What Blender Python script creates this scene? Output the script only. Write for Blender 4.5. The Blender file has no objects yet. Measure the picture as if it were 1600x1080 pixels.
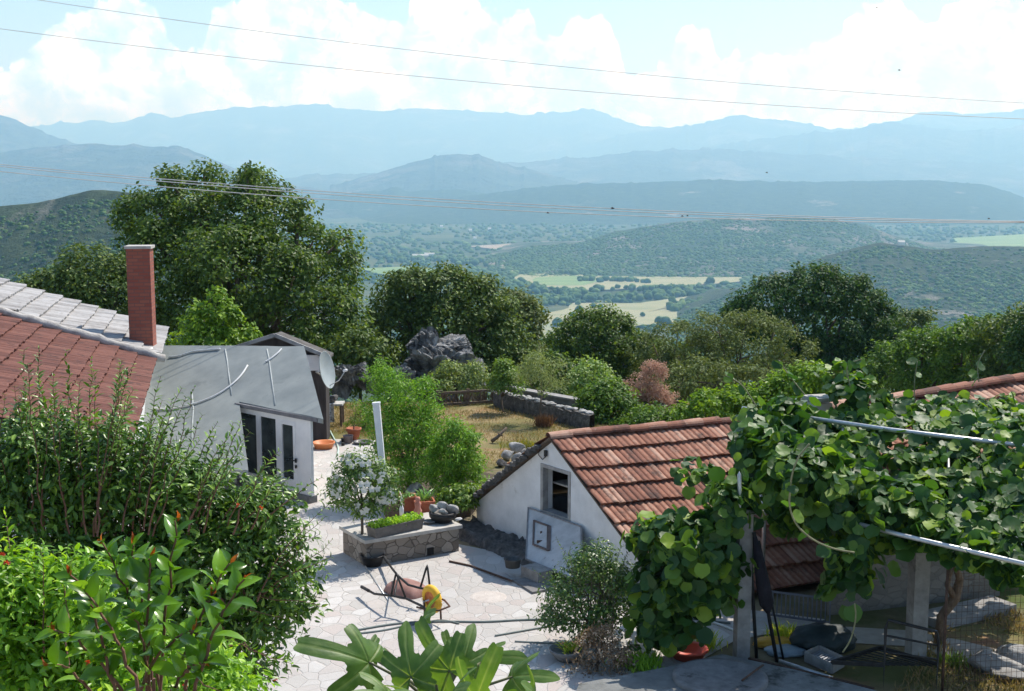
import bpy, math, numpy as np
from math import radians, sin, cos, tan, pi, atan2
from mathutils import Vector
rng = np.random.default_rng(7)
S = bpy.context.scene
COL = S.collection
A = np.array
# ------------------------------------------------------------------ camera model (used to measure the place)
H = 6.8; PITCH = radians(7.7); F = 2000.0
cp, sp = cos(PITCH), sin(PITCH)
def ray(px, py):
    u = (px - 800) / F; v = (540 - py) / F
    return A([u, cp + v * sp, -sp + v * cp])
def P(px, py, z=0.0):
    d = ray(px, py); t = (z - H) / d[2]
    return A([d[0] * t, d[1] * t, z])
def D(px, py, Y):
    d = ray(px, py); t = Y / d[1]
    return A([d[0] * t, Y, H + d[2] * t])
def unit(v):
    v = np.asarray(v, float); n = np.linalg.norm(v, axis=-1, keepdims=True)
    return v / np.maximum(n, 1e-9)
SUN_AZ, SUN_EL = radians(42), radians(54)
SUN = A([sin(SUN_AZ) * cos(SUN_EL), cos(SUN_AZ) * cos(SUN_EL), sin(SUN_EL)])
# ------------------------------------------------------------------ noise
_T = np.random.default_rng(3).random((256, 256))
def vnoise(x, y):
    xi = np.floor(x).astype(int); yi = np.floor(y).astype(int)
    fx = x - xi; fy = y - yi
    fx = fx * fx * (3 - 2 * fx); fy = fy * fy * (3 - 2 * fy)
    a = _T[xi & 255, yi & 255]; b = _T[(xi + 1) & 255, yi & 255]
    c = _T[xi & 255, (yi + 1) & 255]; d = _T[(xi + 1) & 255, (yi + 1) & 255]
    return (a * (1 - fx) + b * fx) * (1 - fy) + (c * (1 - fx) + d * fx) * fy
def fbm(x, y, o=5):
    r = 0; a = .5; s = 0
    for i in range(o):
        r = r + a * vnoise(x * 2 ** i + 17.3 * i, y * 2 ** i + 5.1 * i); s += a; a *= .5
    return r / s
# ------------------------------------------------------------------ materials
def new_mat(name):
    m = bpy.data.materials.new(name); m.use_nodes = True
    return m, m.node_tree, m.node_tree.nodes['Principled BSDF']
def ramp(nt, fac, stops, interp='LINEAR'):
    r = nt.nodes.new('ShaderNodeValToRGB'); cr = r.color_ramp; cr.interpolation = interp
    while len(cr.elements) < len(stops): cr.elements.new(.5)
    for e, (p, c) in zip(cr.elements, stops):
        e.position = p; e.color = (*c, 1) if len(c) == 3 else c
    if fac is not None: nt.links.new(fac, r.inputs[0])
    return r.outputs[0]
def coords(nt, kind='Object', scale=(1, 1, 1)):
    t = nt.nodes.new('ShaderNodeTexCoord')
    if scale == (1, 1, 1): return t.outputs[kind]
    mp = nt.nodes.new('ShaderNodeMapping'); mp.inputs['Scale'].default_value = scale
    nt.links.new(t.outputs[kind], mp.inputs[0]); return mp.outputs[0]
def noise(nt, vec, scale, detail=6, rough=.6, dist=0):
    n = nt.nodes.new('ShaderNodeTexNoise'); n.inputs['Scale'].default_value = scale
    n.inputs['Detail'].default_value = detail; n.inputs['Roughness'].default_value = rough
    n.inputs['Distortion'].default_value = dist
    if vec is not None: nt.links.new(vec, n.inputs['Vector'])
    return n.outputs[0]
def voro(nt, vec, scale, feature='F1', out='Distance', rand=1.0):
    n = nt.nodes.new('ShaderNodeTexVoronoi'); n.feature = feature
    n.inputs['Scale'].default_value = scale
    n.inputs['Randomness'].default_value = rand
    if vec is not None: nt.links.new(vec, n.inputs['Vector'])
    return n.outputs[out]
def mathn(nt, op, a, b=None, clamp=False):
    n = nt.nodes.new('ShaderNodeMath'); n.operation = op; n.use_clamp = clamp
    for i, v in enumerate((a, b)):
        if v is None: continue
        if isinstance(v, (int, float)): n.inputs[i].default_value = v
        else: nt.links.new(v, n.inputs[i])
    return n.outputs[0]
def mixc(nt, fac, a, b, mode='MIX'):
    n = nt.nodes.new('ShaderNodeMix'); n.data_type = 'RGBA'; n.blend_type = mode
    for i, v in ((0, fac), (6, a), (7, b)):
        if isinstance(v, (int, float)): n.inputs[i].default_value = v
        elif isinstance(v, tuple): n.inputs[i].default_value = (*v, 1)
        else: nt.links.new(v, n.inputs[i])
    return n.outputs[2]
def bump(nt, p, hgt, strength=.5, dist=.02):
    b = nt.nodes.new('ShaderNodeBump'); b.inputs['Strength'].default_value = strength
    b.inputs['Distance'].default_value = dist
    nt.links.new(hgt, b.inputs['Height']); nt.links.new(b.outputs[0], p.inputs['Normal'])
def noisy(name, stops, scale, rough=.85, bstr=0, bscale=None, bdist=.02, sc=(1, 1, 1), spec=.3, metal=0, detail=8, dirt=None):
    m, nt, p = new_mat(name); v = coords(nt, 'Object', sc)
    c = ramp(nt, noise(nt, v, scale, detail), stops)
    if dirt:
        f = ramp(nt, noise(nt, v, dirt[1], 5, .7), [(dirt[2], (0, 0, 0)), (dirt[2] + .12, (1, 1, 1))])
        c = mixc(nt, f, c, dirt[0])
    nt.links.new(c, p.inputs['Base Color'])
    p.inputs['Roughness'].default_value = rough; p.inputs['Specular IOR Level'].default_value = spec
    p.inputs['Metallic'].default_value = metal
    if bstr: bump(nt, p, noise(nt, v, bscale or scale * 3, 8, .65), bstr, bdist)
    return m
def leafmat(name, stops, trans=.35, rough=.4, spec=.5, tcol=(1.35, 1.25, .55), k=1.55):
    kk = (1, 1, 1) if k == 1 else (k * 1.08, k * 1.24, k * .76)
    stops = [(p, tuple(min(x * kk[i] * (1 if k != 1 else k), .85) for i, x in enumerate(c))) for p, c in stops]
    m, nt, p = new_mat(name)
    g = nt.nodes.new('ShaderNodeNewGeometry')
    c = ramp(nt, g.outputs['Random Per Island'], stops)
    nt.links.new(c, p.inputs['Base Color'])
    p.inputs['Roughness'].default_value = rough; p.inputs['Specular IOR Level'].default_value = spec
    tr = nt.nodes.new('ShaderNodeBsdfTranslucent')
    nt.links.new(mixc(nt, 1.0, c, tcol, 'MULTIPLY'), tr.inputs[0])
    mx = nt.nodes.new('ShaderNodeMixShader'); mx.inputs[0].default_value = trans
    nt.links.new(p.outputs[0], mx.inputs[1]); nt.links.new(tr.outputs[0], mx.inputs[2])
    nt.links.new(mx.outputs[0], nt.nodes['Material Output'].inputs[0])
    return m
# ------------------------------------------------------------------ geometry collector
class Geo:
    def __init__(s): s.v = []; s.f = []; s.n = 0; s.at = []
    def add(s, V, Fc, at=None):
        V = np.asarray(V, float).reshape(-1, 3)
        for fa in (Fc if isinstance(Fc, list) else [Fc]):
            s.f.append(np.asarray(fa, int) + s.n)
        s.v.append(V); s.n += len(V)
        s.at.append(np.zeros(len(V)) if at is None else np.broadcast_to(at, (len(V),)))
        return s
    def box(s, c, size, rz=0.0, axes=None):
        h = A(size) / 2
        if axes is None: axes = A([[cos(rz), sin(rz), 0], [-sin(rz), cos(rz), 0], [0, 0, 1]])
        k = A([[-1, -1, -1], [1, -1, -1], [1, 1, -1], [-1, 1, -1], [-1, -1, 1], [1, -1, 1], [1, 1, 1], [-1, 1, 1]]) * h
        return s.add(A(c) + k @ A(axes), A([[0, 3, 2, 1], [4, 5, 6, 7], [0, 1, 5, 4], [1, 2, 6, 5], [2, 3, 7, 6], [3, 0, 4, 7]]))
    def bar(s, a, b, w, t=None):
        a, b = A(a, float), A(b, float); d = b - a; L = np.linalg.norm(d); x = d / L
        y = unit(np.cross([0, 0, 1], x)) if abs(x[2]) < .95 else A([1.0, 0, 0]); z = np.cross(x, y)
        return s.box((a + b) / 2, (L, w, t or w), axes=A([x, y, z]))
    def tube(s, pts, r, n=6, closed=False):
        pts = A(pts, float); m = len(pts); r = np.broadcast_to(A(r, float), (m,))
        tg = np.gradient(pts, axis=0) if not closed else np.roll(pts, -1, 0) - np.roll(pts, 1, 0)
        tg = unit(tg); ref = A([0, 0, 1.0]) if abs(tg[:, 2]).mean() < .8 else A([1.0, .2, 0])
        x = unit(np.cross(tg, ref)); y = np.cross(tg, x)
        a = np.arange(n) * 2 * pi / n
        V = pts[:, None] + r[:, None, None] * (np.cos(a)[None, :, None] * x[:, None] + np.sin(a)[None, :, None] * y[:, None])
        i = np.arange(m if closed else m - 1)[:, None]; j = np.arange(n)[None]
        i2 = (i + 1) % m
        q = np.stack([i * n + j, i * n + (j + 1) % n, i2 * n + (j + 1) % n, i2 * n + j], -1).reshape(-1, 4)
        fs = [q]
        if not closed: fs += [A([list(range(n))[::-1]]), A([[(m - 1) * n + k for k in range(n)]])]
        return s.add(V, fs)
    def lathe(s, c, prof, n=20, axis=(0, 0, 1)):
        ax = unit(A(axis, float)); ref = A([1.0, 0, 0]) if abs(ax[0]) < .9 else A([0, 1.0, 0])
        x = unit(np.cross(ref, ax)); y = np.cross(ax, x); a = np.arange(n) * 2 * pi / n
        V = [A(c) + r * (np.cos(a)[:, None] * x + np.sin(a)[:, None] * y) + z * ax for r, z in prof]
        m = len(prof); i = np.arange(m - 1)[:, None]; j = np.arange(n)[None]
        q = np.stack([i * n + j, i * n + (j + 1) % n, (i + 1) * n + (j + 1) % n, (i + 1) * n + j], -1).reshape(-1, 4)
        return s.add(np.concatenate(V), q)
    def prism(s, poly, z0, z1):
        k = len(poly); lo = [[*p[:2], z0] for p in poly]; hi = [[*p[:2], z1] for p in poly]
        return s.add(lo + hi, [A([list(range(k))[::-1]]), A([list(range(k, 2 * k))]),
                     A([[i, (i + 1) % k, k + (i + 1) % k, k + i] for i in range(k)])])
    def slab(s, poly, off):
        k = len(poly); a = A(poly, float); b = a + A(off, float)
        return s.add(np.concatenate([a, b]), [A([list(range(k))]), A([list(range(k, 2 * k))[::-1]]),
                     A([[(i + 1) % k, i, k + i, k + (i + 1) % k] for i in range(k)])])
    def grid(s, V, at=None):
        m, n = V.shape[:2]; i = np.arange(m - 1)[:, None]; j = np.arange(n - 1)[None]
        q = np.stack([i * n + j, i * n + j + 1, (i + 1) * n + j + 1, (i + 1) * n + j], -1).reshape(-1, 4)
        return s.add(V.reshape(-1, 3), q, None if at is None else at.reshape(-1))
    def mesh(s, name, mat, off=(0, 0, 0), smooth=False, attr=False):
        me = bpy.data.meshes.new(name); V = np.concatenate(s.v) - A(off)
        me.vertices.add(len(V)); me.vertices.foreach_set('co', V.astype(np.float32).ravel())
        loops = np.concatenate([f.ravel() for f in s.f]); cnt = np.concatenate([np.full(len(f), f.shape[1]) for f in s.f])
        me.loops.add(len(loops)); me.loops.foreach_set('vertex_index', loops.astype(np.int32))
        me.polygons.add(len(cnt)); st = np.concatenate([[0], np.cumsum(cnt)[:-1]])
        me.polygons.foreach_set('loop_start', st.astype(np.int32))
        me.update(calc_edges=True); me.validate()
        me.polygons.foreach_set('use_smooth', np.full(len(me.polygons), smooth))
        if attr:
            a = me.attributes.new('var', 'FLOAT', 'POINT'); a.data.foreach_set('value', np.concatenate(s.at).astype(np.float32))
        me.materials.append(mat); return me
WL = {}
def tag(o, label, cat, group=None):
    o['label'] = label; o['category'] = cat
    if group: o['group'] = group
    return o
def thing(name, label, cat, loc, group=None):
    o = bpy.data.objects.new(name, None); o.empty_display_size = .2; COL.objects.link(o)
    o.location = Vector([float(c) for c in loc]); WL[o] = A(loc, float); return tag(o, label, cat, group)
def part(name, geo, mat, parent, smooth=False, attr=False, label=None):
    off = WL[parent]; me = geo.mesh(name, mat, off, smooth, attr)
    o = bpy.data.objects.new(name, me); COL.objects.link(o); o.parent = parent; WL[o] = off
    if label: o['label'] = label
    return o
def solo(name, geo, mat, label, cat, loc, group=None, smooth=False, attr=False):
    me = geo.mesh(name, mat, loc, smooth, attr); o = bpy.data.objects.new(name, me); COL.objects.link(o)
    o.location = Vector([float(c) for c in loc]); WL[o] = A(loc, float); return tag(o, label, cat, group)
def setting(name, geo, mat, kind='structure', smooth=False, attr=False):
    o = bpy.data.objects.new(name, geo.mesh(name, mat, (0, 0, 0), smooth, attr)); COL.objects.link(o); o['kind'] = kind; return o
# ------------------------------------------------------------------ leaves
def leaf_geo(g, C, T, N, L, W, kind='quad', at=None):
    n = len(C); T = unit(T); B = unit(np.cross(N, T)); N = np.cross(T, B)
    L = np.broadcast_to(L, (n,))[:, None]; W = np.broadcast_to(W, (n,))[:, None]
    def pt(a, b, c): return C + T * (a * L) + B * (b * W) + N * (c * L)
    if kind == 'quad':
        vs = [pt(0, 0, 0), pt(.5, .5, .07), pt(1, 0, -.06), pt(.5, -.5, .07)]; f = A([[0, 1, 2, 3]])
    elif kind == 'lance':
        vs = [pt(0, 0, 0), pt(.38, 0, .02), pt(.72, 0, 0), pt(1, 0, -.12), pt(.3, .5, .07), pt(.68, .36, .04), pt(.3, -.5, .07), pt(.68, -.36, .04)]
        f = A([[0, 4, 1], [4, 5, 1], [5, 2, 1], [5, 3, 2], [0, 1, 6], [1, 7, 6], [1, 2, 7], [2, 3, 7]])
    elif kind == 'fine':
        vs, rows = [], [0, .12, .3, .5, .7, .87, 1.0]; wd = [.06, .62, .95, 1.0, .8, .45, .03]
        for a, w_ in zip(rows, wd):
            for s_ in (-1, -.5, 0, .5, 1): vs.append(pt(a, .5 * w_ * s_, .22 * a - .42 * a * a + .13 * abs(s_) * w_ * .6))
        f = A([[i * 5 + j, i * 5 + j + 1, i * 5 + j + 6, i * 5 + j + 5] for i in range(6) for j in range(4)])
    else:  # round heart-shaped leaf
        vs = [pt(.48, 0, -.03)]
        for k in range(10):
            a = k * 2 * pi / 10
            rr = .5 * (1 + .05 * (k % 2)); aa = .5 + rr * cos(a + pi)
            if k == 0: aa = .12
            if k == 5: aa = 1.06
            vs.append(pt(aa, rr * sin(a + pi) * 1.05, .06 * abs(sin(a)) + (-.1 if k == 5 else .03 * sin(k * 2.4))))
        for k in range(10):
            a = k * 2 * pi / 10; vs.append(pt(.5 - .29 * cos(a), -.3 * sin(a) * 1.05, -.01 + .05 * (k % 2)))
        f = A([[0, 11 + k, 11 + (k + 1) % 10] for k in range(10)] + [[11 + k, 1 + k, 11 + (k + 1) % 10] for k in range(10)] + [[1 + k, 1 + (k + 1) % 10, 11 + (k + 1) % 10] for k in range(10)])
    V = np.stack(vs, 1); k = V.shape[1]
    g.add(V.reshape(-1, 3), (f[None] + (np.arange(n) * k)[:, None, None]).reshape(-1, f.shape[1]),
          None if at is None else np.repeat(at, k))
def rdir(n, r=rng): return unit(r.normal(size=(n, 3)))
def crown(g, lobes, n, size, clump=.5, up=.5, kind='quad', wid=.6, per=48, droop=.25, inner=.5, r=rng, low=-.75):
    """leaf clumps spread through the shells of several ellipsoid lobes"""
    lobes = A(lobes, float); R = lobes[:, 3:6]
    wgt = (R[:, 0] * R[:, 1] + R[:, 1] * R[:, 2] + R[:, 0] * R[:, 2]); wgt /= wgt.sum()
    nc = max(6, int(n / per)); li = r.choice(len(lobes), nc * 2, p=wgt)
    d = rdir(nc * 2, r); d[:, 2] = np.where(d[:, 2] < low, -d[:, 2], d[:, 2])
    rad = r.uniform(inner ** 2, 1.08, nc * 2) ** .5
    C = lobes[li, :3] + d * rad[:, None] * R[li]
    keep = np.ones(len(C), bool)
    for k in range(len(lobes)):
        q = (((C - lobes[k, :3]) / R[k]) ** 2).sum(1); keep &= ~((q < .42) & (li != k))
    C, d, li = C[keep][:nc], d[keep][:nc], li[keep][:nc]
    no = unit(d / R[li]); m = len(C)
    cr = clump * r.uniform(.55, 1.25, m)
    idx = r.integers(0, m, n)
    off = rdir(n, r) * (r.random(n) ** .4)[:, None] * cr[idx][:, None] * A([1, 1, .7])
    pos = C[idx] + off
    N = unit(no[idx] * .5 + unit(off) * .5 + r.normal(size=(n, 3)) * .45 + A([0, 0, up]))
    T = unit(np.cross(N, rdir(n, r)) + unit(off) * .4 - A([0, 0, droop]))
    L = size * r.uniform(.65, 1.3, n)
    leaf_geo(g, pos, T, N, L, L * wid, kind)
    return C
def lobes_px(Y, spec):
    out = []
    for s in spec:
        px, py, rx, ry = s[:4]; y = Y + (s[4] if len(s) > 4 else 0); c = D(px, py, y); k = y / F
        out.append([*c, rx * k, (s[5] if len(s) > 5 else rx * k * .9), ry * k])
    return A(out)
def limbs(g, base, lobes, r0, fork=.45, n=7, r=rng):
    base = A(base, float); top = lobes[:, :3].mean(0); f = base + (top - base) * fork; f[:2] += r.normal(size=2) * .05
    mid = (base + f) / 2 + A([*r.normal(size=2) * r0 * .6, 0])
    g.tube([base - A([0, 0, .15]), base + A([0, 0, r0 * .8]), mid, f], [r0 * 1.5, r0 * 1.08, r0 * .9, r0 * .75], n)
    for l in lobes:
        e = l[:3] + A([0, 0, l[5] * .3]); k = (f + e) / 2 + r.normal(size=3) * np.linalg.norm(e - f) * .08
        g.tube([f, k, e], [r0 * .55, r0 * .35, r0 * .1], 5)
        for _ in range(3):
            q = k + (e - k) * r.uniform(0, .8); w = q + rdir(1, r)[0] * l[3:6] * .8
            g.tube([q, (q + w) / 2 + A([0, 0, .05 * l[5]]), w], [r0 * .22, r0 * .14, r0 * .05], 4)
def tree(name, label, cat, base, lobes, mat, n, size, group=None, r0=.15, bark=None, kind='quad', trunk='trunk', crownname='crown', fork=.45, **kw):
    o = thing(name, label, cat, base, group)
    g = Geo(); crown(g, lobes, n, size, kind=kind, **kw); part(crownname, g, mat, o)
    g = Geo(); limbs(g, base, lobes, r0, fork); part(trunk, g, bark or BARK, o, True)
    return o
def stemmed(g, gs, base, dirs, leafL, gap, kind='lance', wid=.32, t0=.25, arch=.3, sr=.008, r=rng, spread=1.0):
    """leafy shoots: dirs are end offsets of each stem"""
    for e in dirs:
        e = A(e, float); L = np.linalg.norm(e); m = max(6, int(L / .12)); t = np.linspace(0, 1, m)[:, None]
        hz = A([e[0], e[1], 0]); b = A(base) + r.normal(size=3) * A([.12, .12, 0])
        pts = b + hz * (t ** 1.25) + A([0, 0, e[2]]) * (t * (1 + arch) - arch * t ** 2.2) + r.normal(size=(m, 3)) * .012
        gs.tube(pts, sr * (1.25 - t[:, 0]), 4)
        k = int(L * (1 - t0) / gap) * 2; tt = np.repeat(np.linspace(t0, .99, max(k // 2, 1)), 2); k = len(tt)
        q = np.stack([np.interp(tt, t[:, 0], pts[:, i]) for i in range(3)], 1)
        tg = unit(np.stack([np.interp(tt, t[:, 0], np.gradient(pts[:, i])) for i in range(3)], 1))
        side = unit(np.cross(tg, rdir(k // 2 + 1, r).repeat(2, 0)[:k])); side[1::2] *= -1
        T = unit(side * .85 + tg * r.uniform(.25, .8, k)[:, None]); N = unit(tg + A([0, 0, .5]) + r.normal(size=(k, 3)) * .3)
        LL = leafL * r.uniform(.6, 1.2, k) * np.interp(tt, [0, .85, 1], [1, 1, .55]); leaf_geo(g, q, T, N, LL, LL * wid, kind)
# ------------------------------------------------------------------ icosphere blobs
def ico(sub):
    t = (1 + 5 ** .5) / 2
    v = unit(A([[-1, t, 0], [1, t, 0], [-1, -t, 0], [1, -t, 0], [0, -1, t], [0, 1, t], [0, -1, -t], [0, 1, -t], [t, 0, -1], [t, 0, 1], [-t, 0, -1], [-t, 0, 1]]))
    f = [[0, 11, 5], [0, 5, 1], [0, 1, 7], [0, 7, 10], [0, 10, 11], [1, 5, 9], [5, 11, 4], [11, 10, 2], [10, 7, 6], [7, 1, 8], [3, 9, 4], [3, 4, 2], [3, 2, 6], [3, 6, 8], [3, 8, 9], [4, 9, 5], [2, 4, 11], [6, 2, 10], [8, 6, 7], [9, 8, 1]]
    for _ in range(sub):
        v = list(v); c = {}; nf = []
        def mid(a, b):
            k = (min(a, b), max(a, b))
            if k not in c: c[k] = len(v); v.append(unit(A(v[a]) + A(v[b])))
            return c[k]
        for a, b, d in f:
            x, y, z = mid(a, b), mid(b, d), mid(d, a); nf += [[a, x, z], [b, y, x], [d, z, y], [x, y, z]]
        f = nf; v = A(v)
    return A(v), A(f)
I0, I1, I2, I3 = [ico(k) for k in range(4)]
def blobs(g, C, R, base=I0, jit=.3, flat=.8, r=rng):
    V, f = base; n = len(C); k = len(V)
    X = V[None] * (1 + r.uniform(-jit, jit, (n, k, 1))) * A(R).reshape(n, 1, 1) * A([1, 1, flat])
    X = X + A(C)[:, None]
    g.add(X.reshape(-1, 3), (f[None] + (np.arange(n) * k)[:, None, None]).reshape(-1, 3))
def noise3(p, s): return (fbm(p[:, 0] * s + 31, p[:, 1] * s + p[:, 2] * s * .73, 4) + fbm(p[:, 2] * s + 7, p[:, 0] * s * .6 - p[:, 1] * s + 50, 4)) / 2
I4 = ico(4)
def chisel(q, seed, n=14, lo=.5, hi=.85):
    r = np.random.default_rng(int(seed * 10) + 900); q = q.copy()
    for d in rdir(n, r):
        c = r.uniform(lo, hi); e = q @ d - c; q = q - np.where(e > 0, e, 0)[:, None] * d * .93
    return q
def rock_geo(g, c, size, seed=0, base=I3, amp=.55):
    V, f = base; q = V * 1.0
    n1 = noise3(V + seed * 3.1, 1.6); n2 = noise3(V + seed * 5.3 + 9, 5.0)
    q = chisel(V * (1 - amp / 2 + amp * n1 * 1.3)[:, None], seed, 16) * (1 + .16 * (n2 - .5))[:, None] * A(size)
    g.add(q + A(c), f)
# ================================================================== WORLD
W = bpy.data.worlds.new("World"); S.world = W; W.use_nodes = True
nt = W.node_tree; bg = nt.nodes['Background']
sky = nt.nodes.new('ShaderNodeTexSky'); sky.sky_type = 'NISHITA'; sky.sun_disc = False
sky.sun_elevation = SUN_EL; sky.sun_rotation = SUN_AZ; sky.altitude = 250; sky.air_density = 1.0; sky.dust_density = 1.2; sky.ozone_density = 1.0
tc = nt.nodes.new('ShaderNodeTexCoord'); sx = nt.nodes.new('ShaderNodeSeparateXYZ'); nt.links.new(tc.outputs['Generated'], sx.inputs[0])
az = mathn(nt, 'ARCTAN2', sx.outputs[0], sx.outputs[1])
el = mathn(nt, 'ARCSINE', sx.outputs[2])
cb = nt.nodes.new('ShaderNodeCombineXYZ'); nt.links.new(az, cb.inputs[0]); nt.links.new(el, cb.inputs[1])
tops = [(-100, 60), (0, 112), (50, 95), (110, 40), (150, 22), (230, 0), (275, 40), (310, 85), (338, 60), (350, 18), (400, 3), (470, -30), (545, 8), (590, 24), (632, 42), (650, -5), (700, -35), (742, -10), (765, 25), (805, 30), (822, 12), (836, 45), (868, 66), (885, 42), (925, 26), (952, 50), (968, 95), (985, 116), (1036, 95), (1050, 50), (1075, 40), (1098, 50), (1112, 92), (1180, 82), (1215, 84), (1250, 72), (1292, 55), (1330, 12), (1375, 0), (1396, 14), (1422, 44), (1455, 20), (1500, -2), (1560, 6), (1600, -8), (1700, -20)]
fc = nt.nodes.new('ShaderNodeFloatCurve'); cv = fc.mapping.curves[0]
pts = [(0.0, .35)]
for x, y in tops:
    a = math.atan((x - 800) / F / cp); e = math.atan((270 - y) / F * cos(a)); pts.append(((a + .8) / 1.6, e / .3))
pts.append((1.0, .4))
while len(cv.points) < len(pts): cv.points.new(.5, .5)
for p_, (x, y) in zip(cv.points, sorted(pts)): p_.location = (x, y); p_.handle_type = 'AUTO'
fc.mapping.update()
nt.links.new(mathn(nt, 'MULTIPLY', mathn(nt, 'ADD', az, .8), 1 / 1.6, True), fc.inputs['Value'])
topv = mathn(nt, 'MULTIPLY', fc.outputs[0], .3)
n1 = noise(nt, cb.outputs[0], 70, 8, .62, .4); n2 = noise(nt, cb.outputs[0], 22, 5, .55, .2); n3 = noise(nt, cb.outputs[0], 9, 6, .6)
v1 = voro(nt, cb.outputs[0], 120, 'SMOOTH_F1')
disp = mathn(nt, 'ADD', mathn(nt, 'MULTIPLY', mathn(nt, 'SUBTRACT', n1, .5), .020), mathn(nt, 'MULTIPLY', mathn(nt, 'SUBTRACT', .35, v1), .012))
d0 = mathn(nt, 'ADD', mathn(nt, 'SUBTRACT', topv, el), disp)
body = mathn(nt, 'MULTIPLY', d0, 260.0, True)
# thinning inside the bank
thin = mathn(nt, 'MULTIPLY', mathn(nt, 'SUBTRACT', n2, .36), 5.5, True)
thick = mathn(nt, 'SUBTRACT', 1.0, mathn(nt, 'MULTIPLY', d0, 9.0, True))
dens = mathn(nt, 'MULTIPLY', body, mathn(nt, 'MAXIMUM', thin, mathn(nt, 'MULTIPLY', thick, .75)))
upc = mathn(nt, 'GREATER_THAN', el, -.02)
dens = mathn(nt, 'MULTIPLY', mathn(nt, 'MULTIPLY', dens, .93), upc)
CLOUD = 1.25
ccol = ramp(nt, mathn(nt, 'ADD', mathn(nt, 'MULTIPLY', n1, .5), mathn(nt, 'MULTIPLY', n2, .5)), [(.40, (.48, .66, .8)), (.48, (.7, .84, .92)), (.55, (.95, .99, 1.0)), (.61, (1.1, 1.1, 1.08))])
SKYM = .105
skc = mixc(nt, 1.0, sky.outputs[0], (SKYM, SKYM, SKYM), 'MULTIPLY')
skc = mixc(nt, 1.0, skc, (.98, 1.08, 1.16), 'MULTIPLY')
CL = mixc(nt, 1.0, ccol, (CLOUD, CLOUD, CLOUD), 'MULTIPLY')
nt.links.new(mixc(nt, dens, skc, CL), bg.inputs[0]); bg.inputs[1].default_value = 1.0
sl = bpy.data.lights.new('sun', 'SUN'); sl.energy = 4.2; sl.angle = radians(.5); sl.color = (1, .975, .94)
so = bpy.data.objects.new('sun', sl); COL.objects.link(so); so.location = (30, 30, 60)
so.rotation_euler = Vector(SUN).to_track_quat('Z', 'Y').to_euler()
# ================================================================== SHARED MATERIALS
BARK = noisy('bark', [(.3, (.06, .045, .035)), (.7, (.2, .16, .12))], 14, .95, .8, 30, sc=(1, 1, .25))
m_stone = None
def stonework(name, cols, mortar, scale, width=.05, sc=(1, 1, 1), bd=.03):
    m, nt, p = new_mat(name); v = coords(nt, 'Object', sc)
    w = nt.nodes.new('ShaderNodeVectorMath'); w.operation = 'ADD'; nn = nt.nodes.new('ShaderNodeTexNoise'); nn.inputs['Scale'].default_value = scale * .9
    nt.links.new(v, nn.inputs['Vector'])
    sc_ = nt.nodes.new('ShaderNodeVectorMath'); sc_.operation = 'SCALE'; sc_.inputs['Scale'].default_value = .22 / scale * 1.3
    nt.links.new(nn.outputs['Color'], sc_.inputs[0]); nt.links.new(v, w.inputs[0]); nt.links.new(sc_.outputs[0], w.inputs[1])
    e = voro(nt, w.outputs[0], scale, 'DISTANCE_TO_EDGE'); c = voro(nt, w.outputs[0], scale, 'F1', 'Color')
    bw = nt.nodes.new('ShaderNodeRGBToBW'); nt.links.new(c, bw.inputs[0])
    base = ramp(nt, bw.outputs[0], cols)
    base = mixc(nt, mathn(nt, 'MULTIPLY', noise(nt, v, scale * 7, 8, .7), .55), base, tuple(x * .62 for x in cols[0][1]))
    base = mixc(nt, ramp(nt, noise(nt, v, .45, 7, .7), [(.42, (0, 0, 0)), (.62, (.5, .5, .5))]), base, tuple(x * .66 for x in cols[1][1]))
    f = ramp(nt, e, [(width * .4, (0, 0, 0)), (width, (1, 1, 1))])
    nt.links.new(mixc(nt, f, mortar, base), p.inputs['Base Color']); p.inputs['Roughness'].default_value = .9
    p.inputs['Specular IOR Level'].default_value = .2
    hh = mathn(nt, 'ADD', mathn(nt, 'MULTIPLY', f, .7), mathn(nt, 'MULTIPLY', noise(nt, v, scale * 5, 8, .7), .6))
    bump(nt, p, hh, .7, bd); return m
M_PAVE = stonework('paving_stone', [(.2, (.47, .45, .42)), (.45, (.56, .535, .505)), (.6, (.5, .43, .395)), (.8, (.62, .605, .58))], (.43, .405, .375), 4.3, .04, (1, .75, 1), .018)
M_WALLST = stonework('wall_stone', [(.2, (.2, .17, .14)), (.5, (.31, .27, .23)), (.8, (.4, .36, .31))], (.11, .095, .08), 4.6, .04, (1, 1, 1.5))
M_OLDST = stonework('old_wall', [(.2, (.2, .18, .155)), (.5, (.25, .225, .19)), (.8, (.29, .26, .22))], (.2, .18, .155), 5, .05, (1, 1, 1.6))
M_PLASTER = noisy('white_plaster', [(.3, (.66, .66, .65)), (.6, (.78, .78, .77)), (.8, (.84, .84, .83))], 3, .9, .35, 40, .01, dirt=((.4, .38, .34), 2.2, .63))
M_DARKST = noisy('dark_stone', [(.3, (.06, .058, .055)), (.55, (.14, .13, .12)), (.75, (.26, .25, .23))], 9, .95, 1, 18, .05)
M_CONC = noisy('concrete', [(.3, (.2, .19, .18)), (.7, (.36, .35, .33))], 5, .9, .5, 40, .01, dirt=((.12, .11, .1), 2.5, .6))
M_CONCD = noisy('weathered_concrete', [(.3, (.12, .12, .12)), (.7, (.24, .235, .23))], 6, .92, .6, 30, .015, dirt=((.06, .06, .058), 3, .58))
M_CAP = noisy('cap_slab', [(.3, (.36, .34, .31)), (.7, (.52, .5, .46))], 7, .9, .4, 40, .01)
M_WHITE = noisy('white_paint', [(.3, (.7, .71, .72)), (.7, (.82, .82, .82))], 4, .45, .1, 60, .003)
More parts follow.
